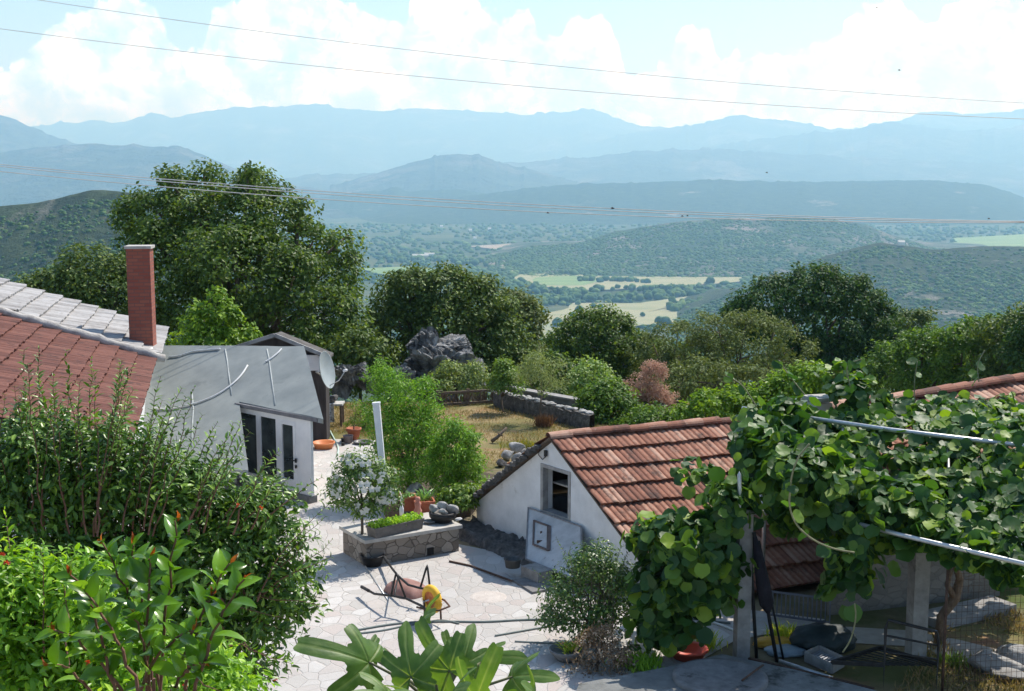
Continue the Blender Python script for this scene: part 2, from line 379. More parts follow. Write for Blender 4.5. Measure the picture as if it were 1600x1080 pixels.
M_GALV = noisy('galvanised_pipe', [(.3, (.4, .42, .43)), (.7, (.62, .63, .63))], 12, .4, .1, 60, .002, spec=.5, metal=.6, dirt=((.22, .17, .13), 6, .66))
M_BLACK = noisy('black_metal', [(.3, (.012, .012, .013)), (.7, (.035, .033, .032))], 12, .5, .1, 60, .002)
M_RUST = noisy('rusty_metal', [(.3, (.05, .03, .022)), (.7, (.14, .08, .055))], 14, .8, .3, 60, .003)
M_WOOD = noisy('weathered_wood', [(.3, (.09, .065, .048)), (.7, (.2, .15, .11))], 8, .9, .4, 30, .01)
M_TERRA = noisy('terracotta', [(.3, (.33, .1, .055)), (.7, (.48, .17, .09))], 8, .8, .3, 40, .005)
M_ORANGE = noisy('orange_plastic', [(.3, (.62, .2, .075)), (.7, (.7, .26, .1))], 5, .5)
M_CABLE = noisy('white_cable', [(.3, (.62, .62, .6)), (.7, (.74, .74, .72))], 9, .6)
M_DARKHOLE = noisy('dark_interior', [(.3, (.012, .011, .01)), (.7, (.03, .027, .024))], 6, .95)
def tilemat(name, stops, lichen, lam, darkc=(.05, .035, .03)):
    m, nt, p = new_mat(name); v = coords(nt)
    a = nt.nodes.new('ShaderNodeAttribute'); a.attribute_name = 'var'
    f = mathn(nt, 'ADD', mathn(nt, 'MULTIPLY', a.outputs['Fac'], .8), mathn(nt, 'MULTIPLY', mathn(nt, 'SUBTRACT', noise(nt, v, 7, 8, .75), .3), .75))
    c = ramp(nt, f, stops)
    c = mixc(nt, ramp(nt, noise(nt, v, 13, 8, .75), [(lam, (0, 0, 0)), (lam + .09, (1, 1, 1))]), c, lichen)
    c = mixc(nt, ramp(nt, noise(nt, v, 3.1, 8, .75), [(.52, (0, 0, 0)), (.66, (.85, .85, .85))]), c, darkc)
    nt.links.new(c, p.inputs['Base Color']); p.inputs['Roughness'].default_value = .8; p.inputs['Specular IOR Level'].default_value = .25
    bump(nt, p, noise(nt, v, 60, 6, .7), .4, .008); return m
M_TILE = tilemat('terracotta_tile', [(.12, (.085, .042, .032)), (.38, (.21, .085, .055)), (.62, (.31, .135, .085)), (.9, (.48, .3, .22))], (.4, .31, .25), .6)
M_TILER = tilemat('red_roof_tile', [(.15, (.085, .034, .026)), (.5, (.14, .053, .039)), (.85, (.2, .085, .062))], (.2, .13, .105), .66, (.045, .025, .022))
M_TILEP = tilemat('pale_glare_tile', [(.15, (.2, .19, .185)), (.5, (.32, .31, .3)), (.85, (.42, .41, .4))], (.24, .2, .18), .6, (.2, .18, .165))  # old whitish grey tiles, with sun glare put into the pale colour
# ------------------------------------------------------------------ tiles
def tile_roof(g, O, U, V, LU, LV, course=.36, rib=.155, amp=.022, step=.035, seed=1, sag=.0):
    """interlocking ribbed tiles: O ridge corner, U unit along courses, V unit down the slope"""
    r = np.random.default_rng(seed); U, V = unit(U), unit(V); Nn = np.cross(U, V); Nn = Nn * np.sign(Nn[2])
    nu = int(LU / (rib / 7)) + 1; us = np.linspace(0, LU, nu); nc = int(round(LV / course)); course = LV / nc
    col = np.floor(us / rib).astype(int); ph = us / rib - col
    prof = amp * (np.abs(np.sin(pi * ph)) ** .7)
    ribc = r.random((nc, col.max() + 1)); offv = r.normal(0, .010, (nc, col.max() + 1)); offh = r.normal(0, .004, (nc, col.max() + 1)); colr = r.random((nc, (col.max()) // 2 + 1))
    low = (fbm(us * .8 + seed, us * 0 + 3.3, 3) - .5)
    for k in range(nc):
        rows = []; ats = []
        for t, hh in ((0, -.3), (.02, .0), (.5, .5), (.97, 1.0), (1.04, 1.0), (1.04, .1)):
            vv = k * course + t * course + (offv[k][col] if t > .5 else 0)
            hgt = prof * (1 if t < 1.05 else 1) + step * hh + offh[k][col] + low * .03 + sag * np.sin(pi * us / LU) * -1
            rows.append(O + us[:, None] * U + np.broadcast_to(vv, us.shape)[:, None] * V + hgt[:, None] * Nn)
            ats.append(np.clip(colr[k][col // 2] * .55 + ribc[k][col] * .35 + (np.sin(pi * ph) ** 2) * .25 - .05, 0, 1))
        g.grid(np.stack(rows), np.stack(ats))
def ridge_tiles(g, a, b, r0=.11, step=.36, seed=2):
    r = np.random.default_rng(seed); a, b = A(a), A(b); L = np.linalg.norm(b - a); x = (b - a) / L; y = unit(np.cross([0, 0, 1], x)); z = np.cross(x, y)
    n = int(L / step); ang = np.linspace(-.1, pi + .1, 9)
    for k in range(n):
        p0 = a + x * (k * step - .02); p1 = a + x * ((k + 1) * step + .03); rr = r0 * (1 + r.normal(0, .05)); dz = r.normal(0, .01)
        V = np.stack([[p + q * (np.cos(t) * y + np.sin(t) * z * .75) + A([0, 0, dz]) for t in ang] for p, q in ((p0, rr * .9), (p0 + x * .02, rr * .93), (p1, rr * 1.08), (p1 - x * .01, rr * .85))])
        g.grid(V, np.full(V.shape[:2], r.random()))
# ================================================================== TERRAIN
def h_ground(x, y):
    y0 = 38 - np.clip(x - 6, 0, 14) * .6
    d = np.maximum(y - y0, 0)
    z = -(d * .20 + 2.2 * (1 - np.exp(-d / 9)))
    z = -250 + np.log1p(np.exp((z + 250) / 14)) * 14
    amp = np.clip(d / 60, 0, 1)
    return z + amp * (fbm(x * .03, y * .03, 4) - .5) * 5 * np.clip(1 - (y - 900) / 500, .25, 1)
ys = np.concatenate([np.linspace(-30, 60, 60), np.geomspace(62, 30000, 210)])
us = np.linspace(-1.0, 1.0, 180)
X = us[None] * (np.maximum(ys, 0)[:, None] * .95 + 45); Yg = np.repeat(ys[:, None], len(us), 1)
Z = h_ground(X, Yg)
def groundmat():
    m, nt, p = new_mat('ground_cover'); v = coords(nt)
    near = ramp(nt, noise(nt, v, .9, 10, .7), [(.3, (.10, .085, .05)), (.5, (.2, .165, .10)), (.7, (.27, .22, .15))])
    near = mixc(nt, ramp(nt, noise(nt, v, .35, 6, .6), [(.45, (0, 0, 0)), (.6, (1, 1, 1))]), near, (.075, .1, .03))
    far = ramp(nt, noise(nt, v, .006, 10, .7), [(.35, (.035, .06, .025)), (.5, (.06, .085, .035)), (.62, (.11, .12, .06)), (.7, (.26, .24, .17))])
    sp_ = nt.nodes.new('ShaderNodeSeparateXYZ'); nt.links.new(v, sp_.inputs[0])
    f = ramp(nt, mathn(nt, 'MULTIPLY', sp_.outputs[1], .002, True), [(.1, (0, 0, 0)), (.4, (1, 1, 1))])
    nt.links.new(mixc(nt, f, near, far), p.inputs['Base Color']); p.inputs['Roughness'].default_value = .95; p.inputs['Specular IOR Level'].default_value = .1
    bump(nt, p, noise(nt, v, 12, 8, .7), .5, .03); return m
M_GROUND = groundmat()
setting('ground', Geo().grid(np.stack([X, Yg, Z], -1)), M_GROUND, smooth=True)
def hillmat(name, green, dark, rock, bscale, rockscale, r0, r1, cover=.5):
    m, nt, p = new_mat(name); v = coords(nt)
    b = noise(nt, v, bscale, 6, .75); rk = noise(nt, v, rockscale, 7, .65)
    g = ramp(nt, b, [(cover - .12, dark), (cover + .02, green), (cover + .2, tuple(x * 1.5 for x in green))])
    gr = ramp(nt, b, [(cover - .1, dark), (cover, rock), (cover + .25, tuple(min(x * 1.2, .5) for x in rock))])
    f = ramp(nt, rk, [(r0, (0, 0, 0)), (r1, (1, 1, 1))])
    nt.links.new(mixc(nt, f, g, gr), p.inputs['Base Color']); p.inputs['Roughness'].default_value = .95; p.inputs['Specular IOR Level'].default_value = .1
    bump(nt, p, b, 1, .6 / bscale); return m
def ridge(name, Dist, wf, wb, prof, zb, mat, amp=.25, scale=None, nx=260, ny=70, pw=.8, top=.02):
    px = np.linspace(prof[0][0], prof[-1][0], nx); py = np.interp(px, [p[0] for p in prof], [p[1] for p in prof])
    py = np.convolve(np.pad(py, 2, mode='edge'), np.ones(5) / 5, 'valid') + (fbm(px * .045 + Dist, px * 0 + 1.7, 6) - .5) * min(Dist / 1600, 10) - np.maximum(fbm(px * .11 + Dist, px * 0 + 9.7, 3) - .55, 0) * min(Dist / 900, 18)
    u = (px - 800) / F / cp; t = np.concatenate([np.linspace(-1, 0, ny), np.linspace(0, 1, ny // 2)[1:]])
    yy = Dist + np.where(t < 0, t * wf, t * wb)
    zc = H + Dist * np.array([(lambda d: d[2] / d[1])(ray(a, b)) for a, b in zip(px, py)])
    X = u[None] * yy[:, None]; Y2 = np.repeat(yy[:, None], nx, 1); s = scale or 3.0 / wf
    e = np.clip(1 - np.abs(t), 0, 1)[:, None]
    n = fbm(X * s + 3, Y2 * s * .8 + Dist, 6)
    rdg = 1 - 2 * np.abs(fbm(X * s * 1.3 + 40, Y2 * s * .5, 5) - .5)
    sh = e ** pw
    sh = sh * (1 - amp * (1 - sh) * (1.6 - 1.2 * rdg) * 1.5 * (e < 1)) 
    hgt = zc[None] - zb
    Z = zb + hgt * np.clip(sh, 0, 1) + hgt * top * (n - .5) * 2 * np.clip(e * 3, 0, 1)
    Z = np.where(e <= 0, zb - 20, Z)
    V = np.stack([X, Y2, Z], -1); setting(name, Geo().grid(V), mat, smooth=True)
    return V
M_FAR = hillmat('far_mountain', (.07, .09, .06), (.05, .07, .05), (.2, .19, .17), .004, .0012, .5, .7)
M_MID = hillmat('wooded_hill', (.05, .075, .03), (.028, .05, .02), (.3, .27, .22), .02, .004, .62, .74)
M_ROCKY = hillmat('rocky_hill', (.05, .085, .032), (.03, .055, .022), (.25, .21, .175), .03, .005, .46, .62, .46)
M_SCRUB = hillmat('scrub_hill', (.055, .075, .03), (.028, .045, .02), (.3, .27, .23), .06, .012, .57, .72, .5)
ridge('mountain', 23000, 6000, 4000, [(-400, 235), (-100, 215), (60, 198), (130, 190), (200, 190), (225, 184), (255, 175), (272, 182), (290, 184), (305, 175), (330, 178), (385, 166), (440, 168), (475, 161), (500, 163), (540, 168), (590, 172), (690, 170), (740, 176), (830, 178), (905, 173), (930, 174), (960, 184), (985, 196), (1040, 200), (1300, 225), (1700, 240), (2000, 250)], -300, M_FAR, .35, nx=400, ny=60, top=.012)
ridge('mountain', 20000, 5000, 3000, [(700, 285), (850, 240), (960, 215), (1040, 200), (1110, 190), (1135, 180), (1160, 182), (1230, 190), (1280, 200), (1330, 203), (1400, 185), (1440, 172), (1500, 178), (1560, 174), (1650, 168), (1900, 190)], -300, M_FAR, .35, nx=300, ny=50, top=.012)
ridge('mountain', 16500, 4500, 3000, [(850, 290), (960, 250), (1040, 238), (1150, 222), (1250, 208), (1320, 203), (1375, 190), (1430, 198), (1480, 204), (1545, 202), (1600, 190), (1750, 176), (1900, 190)], -300, M_FAR, .35, nx=300, ny=50, top=.012)
ridge('mountain', 13500, 3500, 3000, [(380, 300), (480, 272), (600, 272), (690, 262), (760, 258), (820, 252), (880, 248), (960, 243), (1000, 236), (1100, 232), (1200, 238), (1400, 250), (1700, 262), (1900, 280)], -300, M_FAR, .3, nx=300, ny=50, top=.015)
ridge('mountain', 12500, 3500, 3000, [(-700, 150), (-300, 165), (-100, 175), (0, 182), (22, 179), (45, 190), (90, 210), (140, 226), (190, 240), (300, 270), (420, 290)], -300, M_FAR, .3, nx=260, ny=50, top=.015)
ridge('mountain', 9500, 2800, 2500, [(-700, 230), (-200, 232), (0, 240), (90, 228), (160, 224), (230, 228), (292, 229), (330, 243), (375, 264), (430, 282), (520, 300), (640, 310)], -280, M_FAR, .3, nx=260, ny=60, top=.02)
ridge('hill', 10500, 2000, 2000, [(520, 290), (590, 272), (640, 255), (690, 243), (720, 239), (745, 243), (790, 256), (840, 268), (900, 285)], -280, M_FAR, .3, nx=160, ny=50, top=.02)
ridge('hill', 8600, 1300, 1200, [(380, 330), (480, 312), (560, 300), (600, 297), (618, 292), (640, 299), (690, 296), (720, 295), (740, 299), (800, 306), (860, 312)], -270, M_MID, .25, nx=160, ny=40)
ridge('hill', 7800, 1500, 1500, [(480, 345), (560, 336), (640, 318), (760, 303), (830, 293), (905, 288), (1000, 284), (1110, 281), (1200, 283), (1290, 284), (1400, 281), (1450, 281), (1520, 288), (1560, 298), (1600, 315), (1700, 330), (1800, 345)], -262, M_MID, .25, nx=300, ny=60)
VR = ridge('hill', 4000, 900, 900, [(760, 400), (830, 385), (900, 380), (960, 362), (1020, 352), (1080, 343), (1130, 338), (1180, 340), (1230, 338), (1290, 340), (1340, 350), (1400, 372), (1450, 386), (1520, 392), (1600, 400)], -252, M_ROCKY, .4, nx=260, ny=90, top=.05)
VS = ridge('hill', 2300, 650, 600, [(960, 505), (1030, 500), (1080, 482), (1150, 450), (1230, 425), (1280, 402), (1330, 388), (1370, 379), (1400, 384), (1450, 392), (1520, 388), (1600, 386), (1700, 382), (1850, 375), (2100, 370)], -252, M_SCRUB, .35, nx=260, ny=90, top=.05)
VL = ridge('hillside', 1150, 420, 500, [(-900, 330), (-300, 326), (-100, 324), (0, 320), (60, 316), (110, 304), (150, 297), (200, 297), (240, 300), (300, 318), (380, 345), (480, 385), (560, 420)], -240, M_SCRUB, .3, nx=260, ny=90, top=.04)
# ------------------------------------------------------------------ scrub and woods
M_BLOB = leafmat('woodland_leaves', [(0, (.025, .05, .02)), (.5, (.045, .075, .028)), (1, (.08, .105, .04))], .15, .8, .1)
def scatter_on(V, n, rmin, rmax, name, seed, thr=.44):
    r = np.random.default_rng(seed); m, k = V.shape[:2]; m2 = int(m * .66)
    i = r.random(n) * (m2 - 2); j = r.random(n) * (k - 2); i0 = i.astype(int); j0 = j.astype(int); a = (i - i0)[:, None]; b = (j - j0)[:, None]
    Q = (V[i0, j0] * (1 - a) + V[i0 + 1, j0] * a) * (1 - b) + (V[i0, j0 + 1] * (1 - a) + V[i0 + 1, j0 + 1] * a) * b
    keep = fbm(Q[:, 0] * .012, Q[:, 1] * .012, 4) + r.normal(0, .09, n) > thr; Q = Q[keep]
    g = Geo(); blobs(g, Q, rmin + (rmax - rmin) * r.random(len(Q)) ** 2, I0, .3, .75, r); setting(name, g, M_BLOB, 'stuff', True)
scatter_on(VL, 22000, 1.0, 3.0, 'scrub', 11, .38)
scatter_on(VS, 20000, 2.0, 5.5, 'scrub', 12, .38)
scatter_on(VR, 16000, 3.0, 7.5, 'scrub', 13, .37)
fields = [([(780, 436), (850, 424), (1000, 421), (1120, 420), (1215, 423), (1150, 440), (1060, 447), (960, 452), (880, 452)], 'straw'),
          ([(840, 434), (905, 431), (945, 437), (915, 446), (850, 446)], 'green'),
          ([(842, 492), (900, 474), (1000, 473), (1090, 461), (1100, 470), (1060, 476), (1120, 482), (1135, 492), (1060, 503), (1000, 510), (900, 522), (835, 530)], 'straw'),
          ([(850, 508), (960, 500), (1010, 506), (930, 516), (850, 522)], 'pale'),
          ([(770, 414), (800, 406), (830, 410), (850, 417), (800, 424)], 'tan'),
          ([(730, 385), (800, 381), (900, 379), (930, 376), (860, 386), (800, 391)], 'tan'),
          ([(560, 420), (640, 416), (700, 424), (760, 432), (700, 438), (600, 430)], 'green'),
          ([(1490, 372), (1600, 366), (1750, 364), (1750, 388), (1600, 390), (1500, 388)], 'green'),
          ([(1280, 372), (1350, 376), (1440, 378), (1400, 381), (1300, 379)], 'pale')]
FM = {'straw': noisy('straw_field', [(.3, (.16, .2, .09)), (.45, (.25, .25, .13)), (.55, (.3, .28, .16)), (.7, (.19, .23, .1))], .02, .95, sc=(.35, 1.6, 1)),
      'green': noisy('green_field', [(.3, (.1, .19, .06)), (.7, (.2, .27, .1))], .012, .95, sc=(.4, 1.5, 1)),
      'pale': noisy('pale_field', [(.3, (.28, .26, .17)), (.7, (.2, .24, .12))], .015, .95, sc=(.3, 1.6, 1)),
      'tan': noisy('tan_field', [(.3, (.26, .21, .16)), (.7, (.32, .27, .2))], .015, .95, sc=(.4, 1.5, 1))}
def inpoly(x, y, poly):
    c = np.zeros(np.shape(x), bool); n = len(poly)
    for i in range(n):
        x1, y1 = poly[i]; x2, y2 = poly[(i + 1) % n]
        c ^= ((y1 > y) != (y2 > y)) & (x < (x2 - x1) * (y - y1) / (y2 - y1 + 1e-9) + x1)
    return c
for k, (poly, kind) in enumerate(fields):
    pw = A([P(x, y, -246.5 + (.4 if kind in ('green', 'pale') else 0) + .05 * k) for x, y in poly]); c = pw.mean(0); n = len(pw)
    # soften the outline
    q = [];
    for i in range(n):
        a, b = pw[i], pw[(i + 1) % n]
        for t in np.linspace(0, 1, 14)[:-1]:
            s_ = a + (b - a) * t; w = (fbm(s_[:1] * .01 + k, s_[1:2] * .01, 3)[0] - .5) * 2; q.append(s_ + unit(s_ - c) * w * 26)
    g = Geo(); q = A(q); m = len(q); g.add(np.concatenate([q, c[None]]), A([[i, (i + 1) % m, m] for i in range(m)])); setting('field', g, FM[kind])
r = np.random.default_rng(21)
px = r.uniform(-200, 1800, 15000); py = 545 - r.random(15000) ** .75 * 195
inside = np.zeros(15000, bool)
for poly, _ in fields: inside |= inpoly(px, py, poly)
Q = A([P(a, b, -248) for a, b in zip(px[~inside], py[~inside])])
dn = fbm(Q[:, 0] * .004, Q[:, 1] * .0025, 4); Q = Q[dn + r.normal(0, .05, len(Q)) > .44]
Q[:, 2] = h_ground(Q[:, 0], Q[:, 1]) + 2
g = Geo(); blobs(g, Q, 4 + 6 * r.random(len(Q)) ** 2 + Q[:, 1] * .0007, I0, .3, .85, r)
for (x0, y0, x1, y1, n, w) in [(880, 470, 1100, 458, 70, 6), (930, 452, 1100, 452, 40, 3), (790, 480, 900, 462, 60, 9), (1040, 482, 1160, 470, 60, 7), (770, 440, 850, 452, 40, 7), (600, 404, 760, 410, 70, 6), (900, 438, 1010, 440, 22, 3), (860, 428, 1000, 424, 30, 2), (780, 455, 930, 458, 50, 4), (1000, 416, 1160, 420, 60, 3)]:
    t = r.random(n); a = x0 + (x1 - x0) * t + r.normal(0, 4, n); b = y0 + (y1 - y0) * t + r.normal(0, w * .4, n)
    q = A([P(u_, v_, -246) for u_, v_ in zip(a, b)]); blobs(g, q + A([0, 0, 3]), r.uniform(5, 10, n), I1, .25, .9, r)
setting('woodland', g, M_BLOB, 'stuff', True)
g0 = None
lone = [(1110, 443, 9, 'large round'), (948, 437, 6, 'small'), (905, 488, 7, 'dark'), (896, 497, 6, 'low'), (927, 481, 5, 'slim'), (938, 482, 5, 'squat'), (1030, 506, 7, 'broad'), (1004, 494, 4, 'tiny'), (1085, 500, 4, 'tiny'), (986, 436, 5, 'small'), (1040, 508, 8, 'thick'), (871, 510, 8, 'bushy')]
where = ['large round tree on the far straw field, left of the dark tree crown', 'small dark tree beside the green strip of the upper valley field', 'dark tree at the left edge of the lower valley field', 'low tree at the far left corner of the lower valley field', 'slim tree at the upper edge of the lower valley field', 'squat tree touching the slim one above the lower valley field', 'broad tree at the near edge of the lower valley field', 'tiny lone tree in the middle of the lower valley field', 'tiny lone tree near the right end of the lower valley field', 'small tree at the right of the upper straw field’s hedge', 'thick tree right beside the broad one under the lower field', 'bushy tree at the near left of the lower valley field']
MB2 = leafmat('far_tree_leaves', [(0, (.03, .055, .025)), (1, (.05, .08, .03))], .15, .8, .1)
for (a, b, rad, _), lab in zip(lone, where):
    c = P(a, b, -246); g = Geo(); blobs(g, [c + A([0, 0, rad * .9]), c + A([rad * .5, 0, rad * .6]), c + A([-rad * .4, 1, rad * .7])], [rad, rad * .7, rad * .75], I2, .12, .95)
    g.tube([c - A([0, 0, 2]), c + A([0, 0, rad * .6])], [rad * .12, rad * .08], 6)
    solo('field_tree', g, MB2, lab, 'tree', c, 'lone trees on the valley fields', True)
MH = noisy('far_white_wall', [(.3, (.62, .6, .56)), (.7, (.75, .73, .7))], .2, .9)
MR = noisy('far_roof', [(.3, (.5, .48, .46)), (.7, (.6, .58, .55))], .2, .8)
for (a, b, w, l, hh, lab, nm) in [(657, 401, 48, 10, 4, 'long white greenhouse on the valley floor between the tree bands', 'greenhouse'),
                              (671, 399, 30, 8, 5, 'shorter white greenhouse just right of the long one in the valley', 'greenhouse')]:
    c = P(a, b, -247); o = thing(nm, lab, 'greenhouse', c, 'white greenhouses in the valley')
    part('wall', Geo().box(c + A([0, 0, hh / 2]), (w, l, hh)), MH, o)
    g = Geo(); x0, x1 = c[0] - w / 2 - 1, c[0] + w / 2 + 1
    g.add([[x0, c[1] - l / 2 - 1, c[2] + hh], [x1, c[1] - l / 2 - 1, c[2] + hh], [x1, c[1], c[2] + hh + 3], [x0, c[1], c[2] + hh + 3], [x0, c[1] + l / 2 + 1, c[2] + hh], [x1, c[1] + l / 2 + 1, c[2] + hh]], [A([[0, 1, 2, 3], [3, 2, 5, 4]]), A([[0, 3, 4], [1, 5, 2]])])
    part('roof', g, MR, o)
hs = [(735, 362, 'tiny pale house among trees above the greenhouses'), (765, 360, 'tiny pale house left of the tan clearing, higher up'), (742, 374, 'tiny pale house just over the tan clearing'), (690, 356, 'tiny pale house on the wooded slope right of the walnut tree'), (1408, 384, 'tiny white house on the crest of the right scrub hill'), (1256, 403, 'tiny white house at the left foot of the scrub hill'), (1510, 343, 'tiny white house in the far right village under the long ridge'), (1550, 346, 'tiny white house near the frame edge under the long ridge')]
for a, b, lab in hs:
    c = P(a, b, -246) if b not in (384,) else D(a, b, 2290); c = c + A([0, 0, 0.5])
    k = max(1, c[1] / 4500); o = thing('house', lab, 'house', c, 'pale houses far off in the valley')
    part('wall', Geo().box(c + A([0, 0, 3 * k]), (11 * k, 8 * k, 6 * k)), MH, o)
    g = Geo(); w, l, z0 = 12 * k, 9 * k, c[2] + 6 * k
    g.add([[c[0] - w / 2, c[1] - l / 2, z0], [c[0] + w / 2, c[1] - l / 2, z0], [c[0] + w / 2, c[1], z0 + 3 * k], [c[0] - w / 2, c[1], z0 + 3 * k], [c[0] - w / 2, c[1] + l / 2, z0], [c[0] + w / 2, c[1] + l / 2, z0]], [A([[0, 1, 2, 3], [3, 2, 5, 4]]), A([[0, 3, 4], [1, 5, 2]])])
    part('roof', g, MR, o)
#@@PART2
# ================================================================== COURTYARD
def sheet(name, pxpoly, z, mat):
    g = Geo(); pts = [P(a, b, z) if not isinstance(a, tuple) else A([*a, z]) for a, b in pxpoly]
    g.add(A(pts), A([list(range(len(pts)))])); return setting(name, g, mat)
pave = [((-14, 9.5), 0), ((7, 9.5), 0), (1180, 1120), (1080, 1040), (1150, 1000), (1230, 985), (1290, 968), (1190, 955), (1010, 935), (990, 905), (715, 850), (600, 800), (575, 760), (592, 700), (588, 688), (520, 686), (485, 690), (440, 700), ((-9, 30), 0), ((-14, 26), 0)]
sheet('courtyard_paving', pave, .012, M_PAVE)
def lawnmat():
    m, nt, p = new_mat('dry_grass'); v = coords(nt)
    c = ramp(nt, noise(nt, v, 2.2, 10, .75), [(.3, (.15, .12, .055)), (.5, (.3, .23, .12)), (.65, (.38, .3, .18))])
    c = mixc(nt, ramp(nt, noise(nt, v, .55, 6, .6), [(.42, (0, 0, 0)), (.58, (1, 1, 1))]), c, (.14, .145, .05))
    c = mixc(nt, ramp(nt, noise(nt, v, .8, 4, .6), [(.56, (0, 0, 0)), (.68, (1, 1, 1))]), c, (.3, .17, .1))
    nt.links.new(c, p.inputs['Base Color']); p.inputs['Roughness'].default_value = .95; p.inputs['Specular IOR Level'].default_value = .1
    bump(nt, p, noise(nt, v, 25, 8, .7), .9, .04); return m
M_LAWN = lawnmat()
sheet('lawn', [(588, 690), (592, 705), (600, 740), (740, 745), (850, 700), (960, 690), (960, 668), (900, 655), (790, 628), (680, 628), (500, 628), (500, 690)], .008, M_LAWN)
sheet('lawn', [(1360, 985), (1480, 985), (1640, 955), (1900, 955), (1900, 1150), (1180, 1150)], .008, M_LAWN)
def blades(name, poly, n, hgt, mat, seed, z=.01):
    r = np.random.default_rng(seed); pw = A([P(a, b) for a, b in poly])[:, :2]; lo, hi = pw.min(0), pw.max(0)
    q = lo + r.random((n * 3, 2)) * (hi - lo); q = q[inpoly(q[:, 0], q[:, 1], pw)][:n]
    dn = fbm(q[:, 0] * .9, q[:, 1] * .9, 4); q = q[dn + r.normal(0, .06, len(q)) > .47]; m = len(q)
    T = unit(A([0, 0, 1.0]) + r.normal(size=(m, 3)) * .5); g = Geo()
    leaf_geo(g, np.c_[q, np.full(m, z)], T, rdir(m, r), hgt * r.uniform(.4, 1.3, m), hgt * .16, 'quad'); setting(name, g, mat, 'stuff')
M_GRASS = leafmat('grass_blades', [(0, (.1, .12, .03)), (.3, (.24, .2, .08)), (.75, (.4, .3, .16)), (1, (.3, .2, .12))], .3, .7, .2, k=1)
blades('grass', [(595, 695), (600, 740), (740, 745), (850, 695), (960, 690), (960, 668), (900, 655), (790, 632), (600, 630)], 16000, .09, M_GRASS, 5)
blades('grass', [(515, 632), (515, 688), (588, 688), (600, 632)], 5000, .1, M_GRASS, 6)
blades('grass', [(1470, 975), (1620, 955), (1750, 975), (1700, 1120), (1380, 1110)], 7000, .12, M_GRASS, 7)
# concrete path on the right and rough kerb
g = Geo(); pts = [P(1250, 975, .02), P(1420, 985, .02), P(1500, 1000, .02), P(1640, 1035, .02), P(1640, 1060, .02), P(1520, 1040, .02), P(1420, 1010, .02), P(1250, 1000, .02)]
g.add(A(pts), A([list(range(8))])); setting('concrete_path', g, noisy('worn_concrete', [(.3, (.3, .27, .23)), (.7, (.45, .41, .36))], 3, .95, .6, 30, .02))
# ---------------------------------------------------------------- HOUSE (left)
hx = unit(A([-.228, .974, 0])); hr = A([.974, .228, 0])
B0 = D(243, 562, 27.0)
sl_ = A([hr[0], hr[1], -.34]); vdn = unit(sl_)
o = thing('house', 'house with red tiled roof, pale tiles beyond a mortar band and a brick chimney', 'house', A([B0[0], B0[1], 0]))
LV = 6.4
g = Geo(); tile_roof(g, B0 - vdn * LV - hx * 9.5, hx, vdn, 9.45, LV, .40, .12, .016, .05, 4); part('roof', g, M_TILER, o, False, True, 'red brown tiled roof slope')
g = Geo(); tile_roof(g, B0 - vdn * LV + A([0, 0, .10]) + hx * .12, hx, vdn, 4.7, LV + .1, .42, .2, .02, .06, 9); part('roof', g, M_TILEP, o, False, True, 'pale weathered tiled roof slope with sun glare in its colour')
g = Geo()
pts = [B0 - vdn * (LV - k * .2) + A([0, 0, .07 + .02 * sin(k * 3.7)]) + hx * (.03 * sin(k * 2.3)) for k in range(int(LV / .2) + 2)]
g.tube(pts, [.105 + .02 * sin(k * 5.1) for k in range(len(pts))], 7); part('verge', g, noisy('mortar', [(.3, (.3, .28, .26)), (.7, (.5, .48, .45))], 8, .95, .8, 30, .02), o, True)
g = Geo(); V2 = []
top = B0 - vdn * LV
for sgn, q in ((1, None),):
    e0 = B0 - hr * .35; base = [e0 - hx * 9.3, e0 + hx * 4.6, top + hx * 4.6 , top - hx * 9.3]
    zs = [e0[2] - .1, e0[2] - .1, top[2] - .15, top[2] - .15]
    k = A([[*b[:2], 0] for b in base] + [[*b[:2], z] for b, z in zip(base, zs)])
    g.add(k, A([[0, 1, 5, 4], [1, 2, 6, 5], [2, 3, 7, 6], [3, 0, 4, 7], [4, 5, 6, 7]]))
part('wall', g, M_PLASTER, o)
cc = D(224, 540, 28.0); cz = D(224, 388, 28.0)[2]; cb0 = cc[2] - .35
def brickmat():
    m, nt, p = new_mat('red_brick'); v = coords(nt, 'Object')
    s = nt.nodes.new('ShaderNodeSeparateXYZ'); nt.links.new(v, s.inputs[0])
    c = nt.nodes.new('ShaderNodeCombineXYZ'); nt.links.new(mathn(nt, 'ADD', s.outputs[0], s.outputs[1]), c.inputs[0]); nt.links.new(s.outputs[2], c.inputs[1])
    b = nt.nodes.new('ShaderNodeTexBrick'); b.inputs['Scale'].default_value = 1; b.inputs['Brick Width'].default_value = .24; b.inputs['Row Height'].default_value = .075
    b.inputs['Mortar Size'].default_value = .011; b.inputs['Color1'].default_value = (.29, .075, .045, 1); b.inputs['Color2'].default_value = (.4, .13, .075, 1); b.inputs['Mortar'].default_value = (.2, .1, .075, 1)
    nt.links.new(c.outputs[0], b.inputs['Vector'])
    nt.links.new(mixc(nt, mathn(nt, 'MULTIPLY', noise(nt, v, 5, 8, .7), .5), b.outputs[0], (.2, .05, .04)), p.inputs['Base Color']); p.inputs['Roughness'].default_value = .85
    bump(nt, p, b.outputs[1], -.5, .01); return m
g = Geo(); g.box([cc[0], cc[1], (cb0 + cz) / 2], (.5, .5, cz - cb0), .12); ch = part('chimney', g, brickmat(), o)
g = Geo(); g.box([cc[0], cc[1], cz + .03], (.57, .57, .06), .12); part('cap', g, M_CAP, ch)
